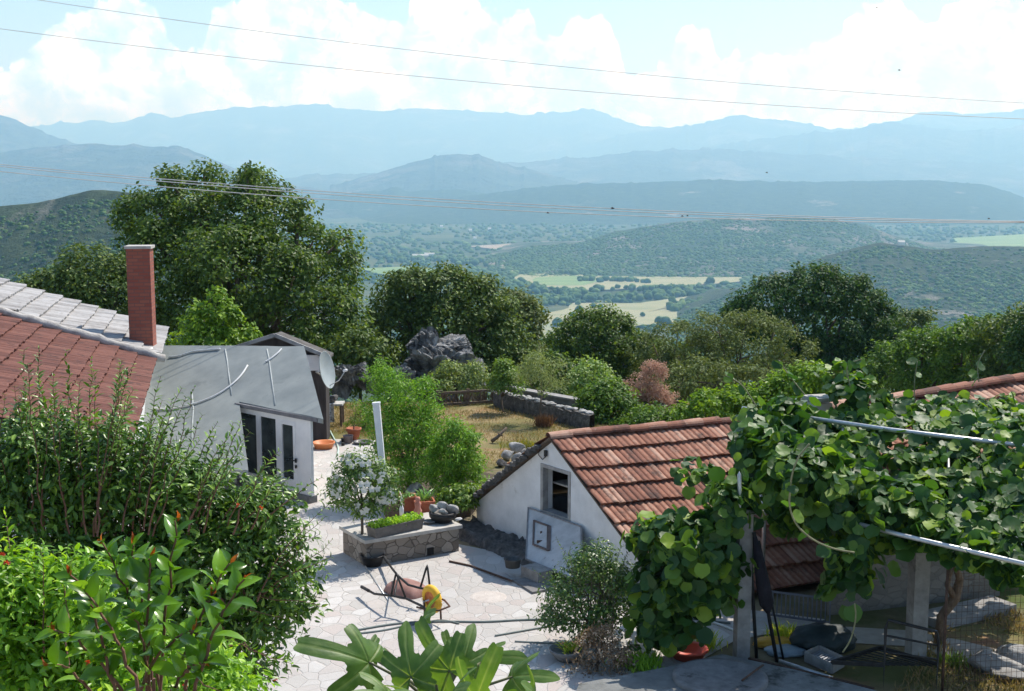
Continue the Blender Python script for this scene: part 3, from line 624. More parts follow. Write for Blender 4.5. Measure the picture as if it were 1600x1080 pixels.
g = Geo(); g.slab([D(205, 535, 27.7), D(244, 548, 27.7), D(247, 562, 27.3), D(205, 546, 27.3)], [0, 0, .03]); g.bar(D(236, 545, 27.4), D(253, 564, 27.2), .05); part('flashing', g, M_GALV, ch)
# ---------------------------------------------------------------- ANNEX with felt roof
Q = P(486, 787, 0); R4 = D(374, 632, 27.4); R3 = D(505, 657, 25.6); R3[2] = 1.86; R4[2] = 1.86
o = thing('annex', 'low white annex with grey felt roof, glazed front and white door', 'building', [*R3[:2], 0])
R1 = D(243, 540, 31.6)
def onplane(a, b, tri=None):
    n_ = np.cross(R3 - R1, R4 - R1); d = ray(a, b); t = ((R1 - A([0, 0, H])) @ n_) / (d @ n_); return A([0, 0, H]) + d * t
R2 = onplane(475, 541)
def bil(a, b, c, d, n, m, amp, seed, inset=None):
    s = np.linspace(0, 1, n)[:, None, None]; t = np.linspace(0, 1, m)[None, :, None]
    V = (a * (1 - t) + b * t) * (1 - s) + (d * (1 - t) + c * t) * s
    V[..., 2] += (fbm(V[..., 0] * 1.1 + seed, V[..., 1] * 1.1, 4) - .5) * amp; return V
M_FELT = noisy('grey_felt', [(.3, (.2, .225, .225)), (.5, (.245, .27, .265)), (.7, (.285, .31, .3))], 1.6, .9, .5, 90, .006, dirt=((.18, .2, .2), 1.1, .6))
E1 = onplane(388, 735); E2 = onplane(120, 735); E0 = onplane(120, 560)
g = Geo(); FV = []; V = bil(R1, R2, R3 + A([.02, -.12, 0]), R4, 24, 30, .05, 1); g.grid(V); FV.append(V); g.grid(V - A([0, 0, .09])) 
edge = np.concatenate([V[-1], V[::-1, -1], V[0, ::-1]]); g.grid(np.stack([edge, edge - A([0, 0, .1])]))
V = bil(R1, R4, E1, E2, 24, 22, .05, 1); g.grid(V); FV.append(V)
edge = np.concatenate([V[:, -1], V[-1, ::-1]]); g.grid(np.stack([edge, edge - A([0, 0, .1])]))
part('felt_roof', g, M_FELT, o, True)
M_SEAM = noisy('felt_seam', [(.3, (.3, .33, .33)), (.7, (.4, .43, .42))], 6, .9)
from mathutils.bvhtree import BVHTree
_gb = Geo(); [_gb.grid(q) for q in FV]
_bvh = BVHTree.FromPolygons([tuple(p) for p in np.concatenate(_gb.v)], [tuple(int(i) for i in f) for f in np.concatenate(_gb.f)])
def onroof(a, b, lift=.03):
    hit = _bvh.ray_cast(Vector((0, 0, H)), Vector(unit(ray(a, b))))[0]
    return A(hit) + A([0, 0, lift]) if hit is not None else D(a, b, 27.5)
for s_ in ([(417, 546), (420, 560), (424, 590), (430, 634)], [(352, 546), (355, 565), (358, 590), (362, 618)], [(300, 615), (302, 640), (300, 670), (300, 700)]):
    g = Geo(); g.tube([onroof(*q, .0) for q in s_], .02, 5); part('seam', g, M_SEAM, o, True)
fu = unit(R4 - R3); fu[2] = 0; fu = unit(fu); fn = A([-fu[1], fu[0], 0]); fn = fn if fn[1] < 0 else -fn
bd_ = unit(A([-.2, .98, 0]))
def fs(px):
    d = ray(px, 700); M_ = A([[fu[0], -d[0]], [fu[1], -d[1]]]); return np.linalg.solve(M_, -Q[:2])[0]
def fpan(g, a, b, z0, z1, dep=.06, out=0):
    s0, s1 = sorted((fs(a), fs(b))); c = Q + fu * (s0 + s1) / 2 + fn * (out - dep / 2) + A([0, 0, (z0 + z1) / 2]); g.box(c, (s1 - s0, dep, z1 - z0), atan2(fu[1], fu[0]))
HT = 1.74
g = Geo(); fpan(g, 486, 461.5, .16, HT); sE = fs(374)
w2 = Q + fu * (sE + 1.2); q_ = Q + fu * .12
g.prism([q_ + bd_ * .08, q_ + bd_ * 5.0, w2 + bd_ * 4.0, w2 + bd_ * .08], 0, .12)
g.prism([q_ + bd_ * .05, q_ + bd_ * 4.6, q_ + bd_ * 4.6 + fu * .12, q_ + bd_ * .05 + fu * .12], .12, HT - .02); part('wall', g, M_WHITE, o)
g = Geo(); fpan(g, 462, 372, HT - .1, HT + .02, .08); fpan(g, 431.5, 439, .2, HT - .1, .08); fpan(g, 401, 407.5, .2, HT - .1, .08); fpan(g, 439, 372, .16, .34, .08); part('window_frame', g, M_WHITE, o)
M_GLASS, nt_, p_ = new_mat('dark_glass'); p_.inputs['Base Color'].default_value = (.03, .04, .042, 1); p_.inputs['Roughness'].default_value = .04; p_.inputs['Specular IOR Level'].default_value = .7
nt_.links.new(ramp(nt_, noise(nt_, coords(nt_), 2.3, 4), [(.35, (.015, .02, .02)), (.65, (.06, .075, .075))]), p_.inputs['Base Color'])
for a, b in ((431.5, 407.5), (401, 372)):
    g = Geo(); fpan(g, a, b, .3, HT - .1, .015, -.03); part('window_pane', g, M_GLASS, o)
g = Geo(); fpan(g, 462, 458.5, .18, HT - .1, .07, .01); fpan(g, 441.5, 439, .18, HT - .1, .07, .01); fpan(g, 458.5, 441.5, HT - .17, HT - .1, .07, .01); fpan(g, 458.5, 441.5, .18, .42, .07, .01); dr = part('door', g, M_WHITE, o)
g = Geo(); fpan(g, 458.5, 441.5, .42, HT - .17, .015, -.02); part('pane', g, M_GLASS, dr)
g = Geo(); sH = fs(464.5); c = Q + fu * sH + fn * .05 + A([0, 0, .86]); g.box(c, (.035, .03, .09), atan2(fu[1], fu[0])); g.bar(c + fn * .03, c + fn * .03 + fu * .1, .02); part('handle', g, M_BLACK, dr); g = Geo(); g.box(c - A([0, 0, .13]), (.035, .03, .07), atan2(fu[1], fu[0])); part('lock', g, M_BLACK, dr)
g = Geo(); fpan(g, 486, 372, .0, .155, .2, .06); part('step', g, M_CONCD, o)
g = Geo(); fpan(g, 500, 372, HT + .02, HT + .1, .14, .06); part('fascia', g, noisy('grey_fascia', [(.3, (.13, .13, .14)), (.7, (.2, .2, .21))], 5, .8), o)
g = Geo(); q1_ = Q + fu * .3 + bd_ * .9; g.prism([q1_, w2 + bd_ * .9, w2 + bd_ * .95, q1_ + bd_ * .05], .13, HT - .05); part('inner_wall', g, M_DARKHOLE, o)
for pts, lab in (([(235, 640), (265, 642), (300, 634), (335, 622), (362, 604), (378, 588), (388, 571)], 'longest white hose snaking over the left part of the felt roof'),
                 ([(414, 568), (424, 562), (435, 553), (440, 547)], 'short white hose at the upper right of the felt roof'),
                 ([(262, 560), (280, 558), (300, 551), (330, 548), (345, 547)], 'thin white hose near the chimney on the felt roof')):
    pts = A(pts, float); s__ = np.linspace(0, len(pts) - 1, 30); pts = [(np.interp(v, range(len(pts)), pts[:, 0]), np.interp(v, range(len(pts)), pts[:, 1])) for v in s__]; q = A([onroof(*p, .03) for p in pts]); t = np.linspace(0, len(q) - 1, 30); q = np.stack([np.interp(t, range(len(q)), q[:, i]) for i in range(3)], 1)
    q = np.stack([np.convolve(np.pad(q[:, i], 2, mode='edge'), np.ones(5) / 5, 'valid') for i in range(3)], 1)
    g = Geo(); g.tube(q, .022, 6); solo('hose', g, M_CABLE, lab, 'hose', q[0], None, True)
# ---------------------------------------------------------------- dark outbuilding behind the annex
o = thing('outbuilding', 'dark gabled outbuilding behind the annex with a white board on it', 'shed', P(480, 690, 0))
Yb = 32.0; xl = D(355, 600, Yb)[0]; xr = D(509, 600, Yb)[0]; ap = D(432, 526, Yb); er = D(503, 556, Yb); zel = D(372, 548, Yb)[2]
g = Geo(); f = A([[xl, Yb, 0], [xr, Yb, 0], [xr, Yb, er[2]], [ap[0], Yb, ap[2] - .04], [xl, Yb, zel]]); g.slab(f, [0, .6, 0]); part('wall', g, noisy('dark_timber', [(.3, (.035, .03, .03)), (.7, (.085, .075, .072))], 6, .9, .4, 25, sc=(1, 1, .2)), o)
g = Geo(); aa = A([ap[0], Yb - .2, ap[2] + .05]); b1 = A([xr + .12, Yb - .2, er[2] - .02]); b2 = A([xl - .1, Yb - .2, zel - .02])
g.slab([aa, b1, b1 + A([0, .85, 0]), aa + A([0, .85, 0])], [0, 0, -.06]); g.slab([aa, aa + A([0, .85, 0]), b2 + A([0, .85, 0]), b2], [0, 0, -.06]); part('roof', g, noisy('old_dark_roof', [(.3, (.06, .055, .05)), (.7, (.14, .13, .12))], 5, .9, .6, 25), o)
g = Geo(); g.bar(aa + A([0, -.05, .02]), b1 + A([0, -.05, .02]), .05, .09); g.bar(aa + A([0, -.05, .02]), b2 + A([0, -.05, .02]), .05, .09); part('bargeboard', g, noisy('grey_board', [(.3, (.2, .2, .19)), (.7, (.42, .41, .4))], 4, .9), o)
g = Geo(); c = (D(474, 555, Yb) + D(500, 578, Yb)) / 2; g.box([c[0], Yb - .05, c[2]], (D(500, 560, Yb)[0] - D(470, 560, Yb)[0], .06, D(480, 555, Yb)[2] - D(480, 579, Yb)[2])); part('white_board', g, M_WHITE, o)
# ---------------------------------------------------------------- satellite dish
c = D(511.5, 578, 31.2); nrm = unit(A([.92, -.2, .2])); o = thing('satellite_dish', 'grey satellite dish on the corner of the dark outbuilding', 'satellite dish', c - nrm * .3)
prof = [(0.001, -.09)] + [(.46 * t, -.09 + .09 * t * t) for t in np.linspace(.1, 1, 9)] + [(.47, .005), (.46, -.012)] + [(.46 * t, -.105 + .09 * t * t) for t in np.linspace(1, .05, 8)]
g = Geo(); g.lathe(c, prof, 32, nrm); part('dish', g, noisy('dish_grey', [(.3, (.28, .32, .33)), (.7, (.36, .4, .41))], 3, .55), o, True)
g = Geo(); lo = c + A([0, 0, -.42]); g.tube([lo, lo + nrm * .3 + A([0, 0, .1]), c + nrm * .48 + A([0, 0, -.1])], .012, 6); arm = part('arm', g, M_GALV, o, True)
g = Geo(); g.lathe(c + nrm * .42 + A([0, 0, -.1]), [(.001, 0), (.03, 0), (.035, .1), (.001, .1)], 10, nrm); part('feed_horn', g, M_WHITE, arm, True)
g = Geo(); g.tube([c - nrm * .1, c - nrm * .3, A([xr - .02, Yb - .1, c[2] - .3])], .022, 6); part('bracket', g, M_GALV, o, True)
# ---------------------------------------------------------------- work table with junk and hose behind
tb = P(518, 668, 0); o = thing('work_table', 'small dark work table with white cloth beside the outbuilding', 'table', tb)
g = Geo(); g.box(tb + A([0, .2, .62]), (.62, .5, .05)); part('tabletop', g, M_CAP, o)
for dx in (-.26, .26):
    for dy in (0, .4): g = Geo(); g.box(tb + A([dx, dy, .3]), (.06, .06, .6)); part('leg', g, M_WOOD, o)
g = Geo(); V = bil(tb + A([-.28, -.06, .66]), tb + A([.08, -.06, .66]), tb + A([.1, -.08, .16]), tb + A([-.27, -.1, .14]), 10, 10, .02, 3); V[..., 1] += .03 * np.sin(np.arange(10) * 1.9)[None]; g.grid(V)
solo('cloth', g, noisy('spotted_cloth', [(.4, (.1, .1, .11)), (.5, (.62, .62, .62))], 18, .9), 'mottled white cloth hanging from the small work table', 'cloth', tb + A([0, -.1, .14]))
g = Geo(); rock_geo(g, tb + A([.02, .18, .77]), (.2, .15, .13), 3, I2); solo('stone', g, M_DARKST, 'dark lump lying on top of the small work table', 'stone', tb + A([.02, .18, .65]), None, True)
def ground_hose(pts, rad, mat, lab, name='hose', z=None):
    q = A([P(a, b, z or rad + .012) for a, b in pts]); t = np.linspace(0, len(q) - 1, len(q) * 8); q = np.stack([np.interp(t, range(len(q)), q[:, i]) for i in range(3)], 1)
    q = np.stack([np.convolve(np.pad(q[:, i], 3, mode='edge'), np.ones(7) / 7, 'valid') for i in range(3)], 1)
    g = Geo(); g.tube(q, rad, 6); return solo(name, g, mat, lab, name.replace('_', ' '), q[0], None, True)
M_HOSEG = noisy('pale_green_hose', [(.3, (.42, .56, .48)), (.7, (.55, .66, .58))], 5, .5)
ground_hose([(511, 655), (514, 670), (521, 684), (526, 692), (529, 702), (527, 712)], .022, M_HOSEG, 'pale green garden hose trailing from the work table')
# ---------------------------------------------------------------- pots near the lawn edge
def pot(name, label, cat, c, prof, mat, group=None, n=24):
    g = Geo(); g.lathe(c, prof, n); return solo(name, g, mat, label, cat, c, group, True)
pot('basin', 'wide orange plastic basin by the corner of the annex', 'basin', P(506, 701), [(.001, 0), (.21, 0), (.26, .13), (.285, .15), (.28, .17), (.25, .16), (.2, .03), (.001, .03)], M_ORANGE)
pot('bucket', 'dark tipped metal bucket between the terracotta pot and the basin', 'bucket', P(544, 693), [(.001, 0), (.1, 0), (.13, .2), (.135, .21), (.12, .2), (.09, .02), (.001, .02)], noisy('dark_bucket', [(.3, (.12, .1, .1)), (.7, (.25, .2, .2))], 6, .5))
pot('tray', 'round black tray with grey rim on the paving edge', 'tray', P(566, 694), [(.001, .01), (.18, .01), (.21, .05), (.235, .06), (.23, .08), (.2, .06), (.17, .025), (.001, .025)], noisy('black_tray', [(.3, (.05, .05, .05)), (.7, (.14, .14, .14))], 8, .4))
c = P(553, 688); o = thing('flower_pot', 'tall terracotta pot with a thin sapling at the lawn edge', 'flower pot', c)
g = Geo(); g.lathe(c, [(.001, 0), (.12, 0), (.17, .26), (.2, .26), (.2, .32), (.17, .32), (.15, .28), (.001, .27)], 20); part('pot', g, M_TERRA, o, True)
L = lobes_px(c[1], [(556, 640, 16, 22), (548, 655, 14, 14)]); g = Geo(); limbs(g, c + A([0, 0, .25]), L, .02, .6); part('stem', g, BARK, o)
M_SAP = leafmat('sapling_leaves', [(0, (.05, .085, .02)), (.6, (.1, .15, .035)), (1, (.16, .2, .06))], .4, .45)
g = Geo(); crown(g, L, 420, .06, .14, kind='lance', wid=.4); part('leaves', g, M_SAP, o)
for a, b, s, lab in ((537, 692, .07, 'small black pot left of the tipped bucket'), (536, 697, .05, 'tiny black pot standing in front of the small one'), (588, 697, .06, 'small grey pot beside the black round tray')):
    pot('flower_pot', lab, 'flower pot', P(a, b), [(.001, 0), (s * .8, 0), (s, s * 1.6), (s * 1.1, s * 1.7), (s * .8, s * 1.5), (.001, s * 1.4)], M_BLACK if 'black' in lab else M_CONC)
# ---------------------------------------------------------------- planter wall
a0 = P(573, 887); a1 = P(717, 862); wu = unit(a1 - a0); wn = A([-wu[1], wu[0], 0]); wn = wn if wn[1] > 0 else -wn; WLn = np.linalg.norm(a1 - a0); HW = .5
o = thing('planter_wall', 'low stone planter wall with a concrete slab on top', 'wall', (a0 + a1) / 2)
g = Geo(); g.prism([a0, a1, a1 + wn * 1.0, a0 + wn * 1.0], 0, HW - .06); part('stone_wall', g, M_WALLST, o)
g = Geo(); e = wu * .05; g.prism([a0 - e - wn * .05, a1 + e - wn * .05, a1 + e + wn * 1.05, a0 - e + wn * 1.05], HW - .06, HW); part('coping', g, M_CAP, o)
g = Geo(); q = a0 + wu * WLn * .68; g.box(q + A([0, 0, .1]) - wn * .002, (.13, .03, .13), atan2(wu[1], wu[0])); part('drain_hole', g, M_DARKHOLE, o)
M_SOIL = noisy('soil', [(.3, (.05, .035, .025)), (.7, (.12, .09, .06))], 8, .95, .8, 30, .03)
g = Geo(); g.prism([P(x_, y_, .2) for x_, y_ in ((604, 806), (735, 792), (775, 742), (690, 722), (600, 742))], -.05, .2); setting('flower_bed', g, M_SOIL)
def onwall(a, b): return P(a, b, HW)
# trough planter
t0 = onwall(588, 842); t1 = onwall(660, 826); tu = unit(t1 - t0); tn = A([-tu[1], tu[0], 0]); tn = tn if tn[1] > 0 else -tn
o = thing('trough_planter', 'long grey trough of lime green groundcover on the planter wall', 'planter', (t0 + t1) / 2)
M_TROUGH = noisy('grey_trough', [(.3, (.11, .1, .09)), (.7, (.19, .175, .16))], 7, .8)
g = Geo(); b = [t0, t1, t1 + tn * .26, t0 + tn * .26]; cen = sum(b) / 4
tp = [cen + (q - cen) * 1.06 for q in b]; k = np.concatenate([A(b), A(tp) + A([0, 0, .17])]); g.add(k, A([[0, 3, 2, 1], [0, 1, 5, 4], [1, 2, 6, 5], [2, 3, 7, 6], [3, 0, 4, 7]]))
rim = A(tp) + A([0, 0, .17]); 
for i in range(4): g.bar(rim[i], rim[(i + 1) % 4], .025, .03)
part('trough', g, M_TROUGH, o)
g = Geo(); k = A([cen + (q - cen) * .98 for q in tp]) + A([0, 0, .14]); g.add(k, A([[0, 1, 2, 3]])); part('soil', g, M_SOIL, o)
M_LIME = leafmat('lime_groundcover', [(0, (.12, .2, .03)), (.6, (.22, .32, .05)), (1, (.32, .4, .08))], .4, .5)
g = Geo(); n = 900; s = rng.random((n, 2)); q = tp[0] + np.outer(s[:, 0], tp[1] - tp[0]) + np.outer(s[:, 1], tp[3] - tp[0]) + A([0, 0, .15]) + np.c_[np.zeros((n, 2)), rng.random(n) * .1]
leaf_geo(g, q, rdir(n) + A([0, 0, .6]), rdir(n) + A([0, 0, 1]), .05, .035, 'quad'); part('groundcover', g, M_LIME, o)
# bottle, white post, terracotta pots, figurine, bowl of stones
c = onwall(627, 815) + A([0, .08, .1]); pot('bottle', 'small white bottle standing in the trough planter', 'bottle', c, [(.001, 0), (.04, 0), (.042, .12), (.016, .19), (.015, .25), (.02, .26), (.001, .26)], M_WHITE, n=14)
pb = onwall(603, 818) + A([0, .3, 0]); pt_ = D(588, 631, pb[1] + .1); o = thing('white_post', 'tall white square post leaning behind the flowering tree', 'post', pb)
g = Geo(); ax = unit(pt_ - pb); x = unit(np.cross([0, 1, 0], ax)); y = np.cross(ax, x); Lp = np.linalg.norm(pt_ - pb)
w0, w1 = .045, .062
k = [pb + x * sx_ * w0 + y * sy_ * w0 for sx_, sy_ in ((-1, -1), (1, -1), (1, 1), (-1, 1))] + [pt_ + x * sx_ * w1 + y * sy_ * w1 for sx_, sy_ in ((-1, -1), (1, -1), (1, 1), (-1, 1))]
g.add(k, A([[0, 3, 2, 1], [4, 5, 6, 7], [0, 1, 5, 4], [1, 2, 6, 5], [2, 3, 7, 6], [3, 0, 4, 7]]))
for s_ in (-.4, .4): g.bar(pb + x * s_ * w0 * 1.1 - y * w0, pt_ + x * s_ * w1 * 1.1 - y * w1, .012, .012)
part('shaft', g, M_WHITE, o); g = Geo(); g.box(pt_ + ax * .012, (.14, .14, .03), axes=A([x, y, ax])); part('cap', g, M_WHITE, o)
def boxpot(nm, lab, c, w, d, h, mat, plant=None, rz=.2):
    o = thing(nm, lab, 'flower pot', c); g = Geo(); a = A([[cos(rz), sin(rz), 0], [-sin(rz), cos(rz), 0]])
    lo = [c + a[0] * sx_ * w * .42 + a[1] * sy_ * d * .42 for sx_, sy_ in ((-1, -1), (1, -1), (1, 1), (-1, 1))]; hi = [c + a[0] * sx_ * w * .5 + a[1] * sy_ * d * .5 + A([0, 0, h]) for sx_, sy_ in ((-1, -1), (1, -1), (1, 1), (-1, 1))]
    g.add(lo + hi, A([[0, 3, 2, 1], [0, 1, 5, 4], [1, 2, 6, 5], [2, 3, 7, 6], [3, 0, 4, 7]]))
    for i in range(4): g.bar(hi[i], hi[(i + 1) % 4], .03, .04)
    g.add(A(hi) - A([0, 0, .04]), A([[0, 1, 2, 3]])); part('pot', g, mat, o)
    if plant: g = Geo(); plant(g, c + A([0, 0, h])); part('plant', g, M_ALOE, o)
M_ALOE = leafmat('aloe_leaves', [(0, (.07, .14, .05)), (1, (.16, .26, .1))], .2, .4)
def spiky(L, n, W=.03):
    def f(g, c):
        a = rng.random(n) * 2 * pi; T = np.c_[np.cos(a), np.sin(a), rng.uniform(.6, 1.8, n)]
        leaf_geo(g, c + rng.normal(size=(n, 3)) * A([.05, .05, 0]), T, np.c_[-np.cos(a), -np.sin(a), np.ones(n)], L * rng.uniform(.6, 1.1, n), W, 'lance')
    return f
def leafy(rad, n, s):
    def f(g, c): crown(g, [[*c, rad, rad, rad * .6]], n, s, rad * .4)
    return f
c = P(633, 800, HW); boxpot('flower_pot', 'rectangular terracotta pot of low greenery behind the trough', c + A([0, .35, -.05]), .34, .3, .26, M_TERRA, leafy(.16, 160, .05))
boxpot('flower_pot', 'square terracotta pot with spiky aloe left of the stone bowl', P(661, 802, HW) + A([0, .3, -.08]), .36, .32, .24, M_TERRA, spiky(.34, 34))
boxpot('flower_pot', 'dark brown wooden box planter just right of the white post', P(613, 812, HW) + A([0, .12, 0]), .36, .3, .26, M_WOOD)
c = P(653, 803, HW); M_FIG = noisy('pink_clay', [(.3, (.5, .2, .14)), (.7, (.62, .32, .25))], 6, .8)
g = Geo(); g.lathe(c, [(.001, 0), (.07, 0), (.08, .06), (.05, .12), (.06, .16), (.065, .2), (.035, .23), (.05, .27), (.04, .32), (.001, .33)], 14); solo('figurine', g, M_FIG, 'pink clay figurine in front of the terracotta pots', 'figurine', c, None, True)
c = P(691, 818, HW) + A([0, .12, 0]); o = thing('stone_bowl', 'black bowl heaped with grey stones on the right end of the wall', 'bowl', c)
g = Geo(); g.lathe(c, [(.001, 0), (.15, 0), (.24, .1), (.25, .18), (.22, .19), (.2, .12), (.001, .1)], 22); part('bowl', g, M_BLACK, o, True)
M_LIME_ST = noisy('pale_limestone', [(.3, (.16, .155, .15)), (.5, (.34, .335, .32)), (.72, (.5, .49, .47))], 7, .95, .9, 20, .03)
for k, (dx, dy, dz, s) in enumerate(((-.17, 0, .25, .12), (.02, .05, .28, .15), (.17, 0, .24, .13), (.02, -.12, .22, .1), (-.08, .12, .26, .1))):
    g = Geo(); rock_geo(g, c + A([dx, dy, dz]), (s, s * .8, s * .8), 20 + k, I2, .7); part('stone', g, M_LIME_ST, o, True)
c = P(671, 818, HW); pot('saucer', 'flat dark dish left of the bowl of stones', 'dish', c, [(.001, .01), (.08, .01), (.12, .05), (.11, .055), (.001, .03)], M_CONCD)
c = P(716, 815, HW); g = Geo(); rock_geo(g, c + A([0, .05, .03]), (.09, .06, .035), 44, I2); solo('stone', g, M_PLASTER, 'small white stone at the right end of the planter wall', 'stone', c, None, True)
c = P(646, 778, .2); g = Geo(); rock_geo(g, c + A([0, 0, .12]), (.26, .2, .2), 51, I3, .4); solo('rock', g, M_LIME_ST, 'grey mottled rock in the bed behind the terracotta pots', 'rock', c, None, True)
c = P(660, 778, .2); g = Geo(); rock_geo(g, c + A([.06, 0, .06]), (.16, .12, .1), 52, I2, .4); solo('rock', g, M_LIME_ST, 'smaller grey rock right of the mottled rock in the bed', 'rock', c, None, True)
#@@PART3
# ---------------------------------------------------------------- SMALL SHED
gl = P(738, 826); gr = P(1000, 932); gd = gr - gl; gW = np.linalg.norm(gd); gu = gd / gW          # along the gable, far-left to near-right
apx = D(866, 680, (gl[1] + gr[1]) / 2); ZR = apx[2]
rdir_ = unit(A([P(1148, 655, ZR)[0] - apx[0], P(1148, 655, ZR)[1] - apx[1], 0])); LR = 4.1
ZE = .62; Mid = A([apx[0], apx[1], 0])
o = thing('shed', 'small whitewashed shed with weathered terracotta tile roof and open hatch', 'shed', Mid)
gL = Mid - gu * gW * .5; gR = Mid + gu * gW * .5; gnrm = A([gu[1], -gu[0], 0]); gnrm = gnrm if gnrm[1] < 0 else -gnrm
sgn = lambda s: Mid + gu * s
def gpx(px):   # distance along the gable at a pixel column
    d = ray(px, 760); return np.linalg.solve(A([[gu[0], -d[0]], [gu[1], -d[1]]]), -Mid[:2])[0]
def gz(px, py):
    s = gpx(px); q = sgn(s); return H + (q[1]) * (ray(px, py)[2] / ray(px, py)[1])
oh = .18; zw = ZE - .1; hw = gW / 2
hx0, hx1 = gpx(848), gpx(890); hz0 = gz(870, 806); hz1 = gz(868, 734)
# gable wall with a real opening
def gp(s, z, dep=0): return A([*(sgn(s) - gnrm * dep)[:2], z])
zt = lambda s: zw + (ZR - .09 - zw) * (1 - abs(s) / hw)
ss = sorted([-hw, -hw * .5, hx0, 0.0, hx1, hw * .5, hw]); g = Geo()
for a, b in zip(ss[:-1], ss[1:]):
    if b - a < 1e-6: continue
    if a >= hx0 - 1e-6 and b <= hx1 + 1e-6: rng_ = [(0, 0, hz0, hz0), (hz1, hz1, zt(a), zt(b))]
    else: rng_ = [(0, 0, zt(a), zt(b))]
    for l0, l1, u0, u1 in rng_: g.slab([gp(a, l0), gp(b, l1), gp(b, u1), gp(a, u0)], -gnrm * .22)
g.slab([gp(hw, 0), gp(hw, 0) + rdir_ * LR, gp(hw, zw) + rdir_ * LR, gp(hw, zw)], gu * -.22)
g.slab([gp(-hw, 0), gp(-hw, 0) + rdir_ * LR, gp(-hw, zw) + rdir_ * LR, gp(-hw, zw)], gu * .22)
e_ = rdir_ * LR; g.slab([gp(-hw, 0) + e_, gp(hw, 0) + e_, gp(hw, zw) + e_, gp(0, ZR - .06) + e_, gp(-hw, zw) + e_], -gnrm * -.2)
part('wall', g, M_PLASTER, o)
Rg = A([*Mid[:2], ZR]) + gnrm * 0; vR = unit(A([*(gu * hw)[:2], ZE - ZR])); vLf = unit(A([*(-gu * hw)[:2], ZE - ZR])); LS = np.linalg.norm([hw, ZE - ZR]) + .28
st = -rdir_ * .12
LSR = LS * 1.2; g = Geo(); tile_roof(g, Rg + st, rdir_, vR, LR + .3, LSR, .44, .12, .02, .055, 11, .03); part('roof', g, M_TILE, o, False, True)
g = Geo(); tile_roof(g, Rg + st, rdir_, vLf, LR + .3, LS, .44, .12, .02, .055, 12, .03); part('roof', g, M_TILE, o, False, True)
g = Geo(); ridge_tiles(g, Rg - rdir_ * .1 + A([0, 0, -.02]), Rg + rdir_ * (LR + .15) + A([0, 0, -.02]), .12, .38); part('ridge_tiles', g, M_TILE, o, False, True)
g = Geo()
for v_, ls_ in ((vR, LSR), (vLf, LS)): g.slab([Rg - rdir_ * .1 - A([0, 0, .03]), Rg + rdir_ * (LR + .15) - A([0, 0, .03]), Rg + rdir_ * (LR + .15) + v_ * (ls_ - .06) - A([0, 0, .03]), Rg - rdir_ * .1 + v_ * (ls_ - .06) - A([0, 0, .03])], [0, 0, -.03])
part('roof_boards', g, M_WOOD, o)
g = Geo(); rr = np.random.default_rng(3)
for k in range(46):
    t = rr.uniform(.1, .98); c = Rg - rdir_ * .13 + vLf * LS * t - A([0, 0, rr.uniform(.0, .06)]); g.box(c, (rr.uniform(.06, .16), .1, rr.uniform(.03, .08)), rr.uniform(0, 3))
part('verge', g, M_DARKST, o)
g = Geo()
for a, b, z0, z1 in ((hx0 - .05, hx0 + .02, hz0 - .02, hz1 + .04), (hx1 - .03, hx1 + .03, hz0 - .02, hz1 + .04), (hx0 + .02, hx1 - .03, hz1 - .02, hz1 + .04)): g.slab([gp(a, z0, -.015), gp(b, z0, -.015), gp(b, z1, -.015), gp(a, z1, -.015)], -gnrm * .12)
g.slab([gp(hx0 - .02, hz0 - .02, -.01), gp(hx1 + .02, hz0 - .02, -.01), gp(hx1 + .02, hz0 + .02, -.01), gp(hx0 - .02, hz0 + .02, -.01)], -gnrm * .2)
part('hatch_frame', g, noisy('grey_wood', [(.3, (.26, .25, .24)), (.7, (.42, .41, .39))], 8, .9), o)
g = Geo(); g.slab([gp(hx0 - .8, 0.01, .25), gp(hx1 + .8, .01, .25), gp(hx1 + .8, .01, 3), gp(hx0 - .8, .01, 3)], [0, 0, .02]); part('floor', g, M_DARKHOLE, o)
zs_ = hz0 + (hz1 - hz0) * .58; g = Geo(); g.slab([gp(hx0 - .1, zs_, .3), gp(hx1 + .1, zs_, .3), gp(hx1 + .1, zs_, .6), gp(hx0 - .1, zs_, .6)], [0, 0, -.03]); part('shelf', g, M_CAP, o)
g = Geo(); g.tube([gp(hx0 - .05, ZR - .32, -.03), gp(hx0 - .06, ZR - .42, -.05), gp(hx0 + .06, ZR - .48, -.05), gp(hx0 + .14, ZR - .42, -.05), gp(hx0 + .12, ZR - .34, -.03)], .01, 5)
g.box(gp(hx0 + .12, ZR - .36, -.03), (.06, .06, .1)); part('wire_bracket', g, M_BLACK, o)
c = gp((hx0 + hx1) / 2 + .02, zs_, .42); pot('jar', 'small grey jar on the shelf inside the shed hatch', 'jar', c, [(.001, 0), (.05, 0), (.06, .07), (.03, .11), (.03, .13), (.001, .13)], M_CAP, n=14)
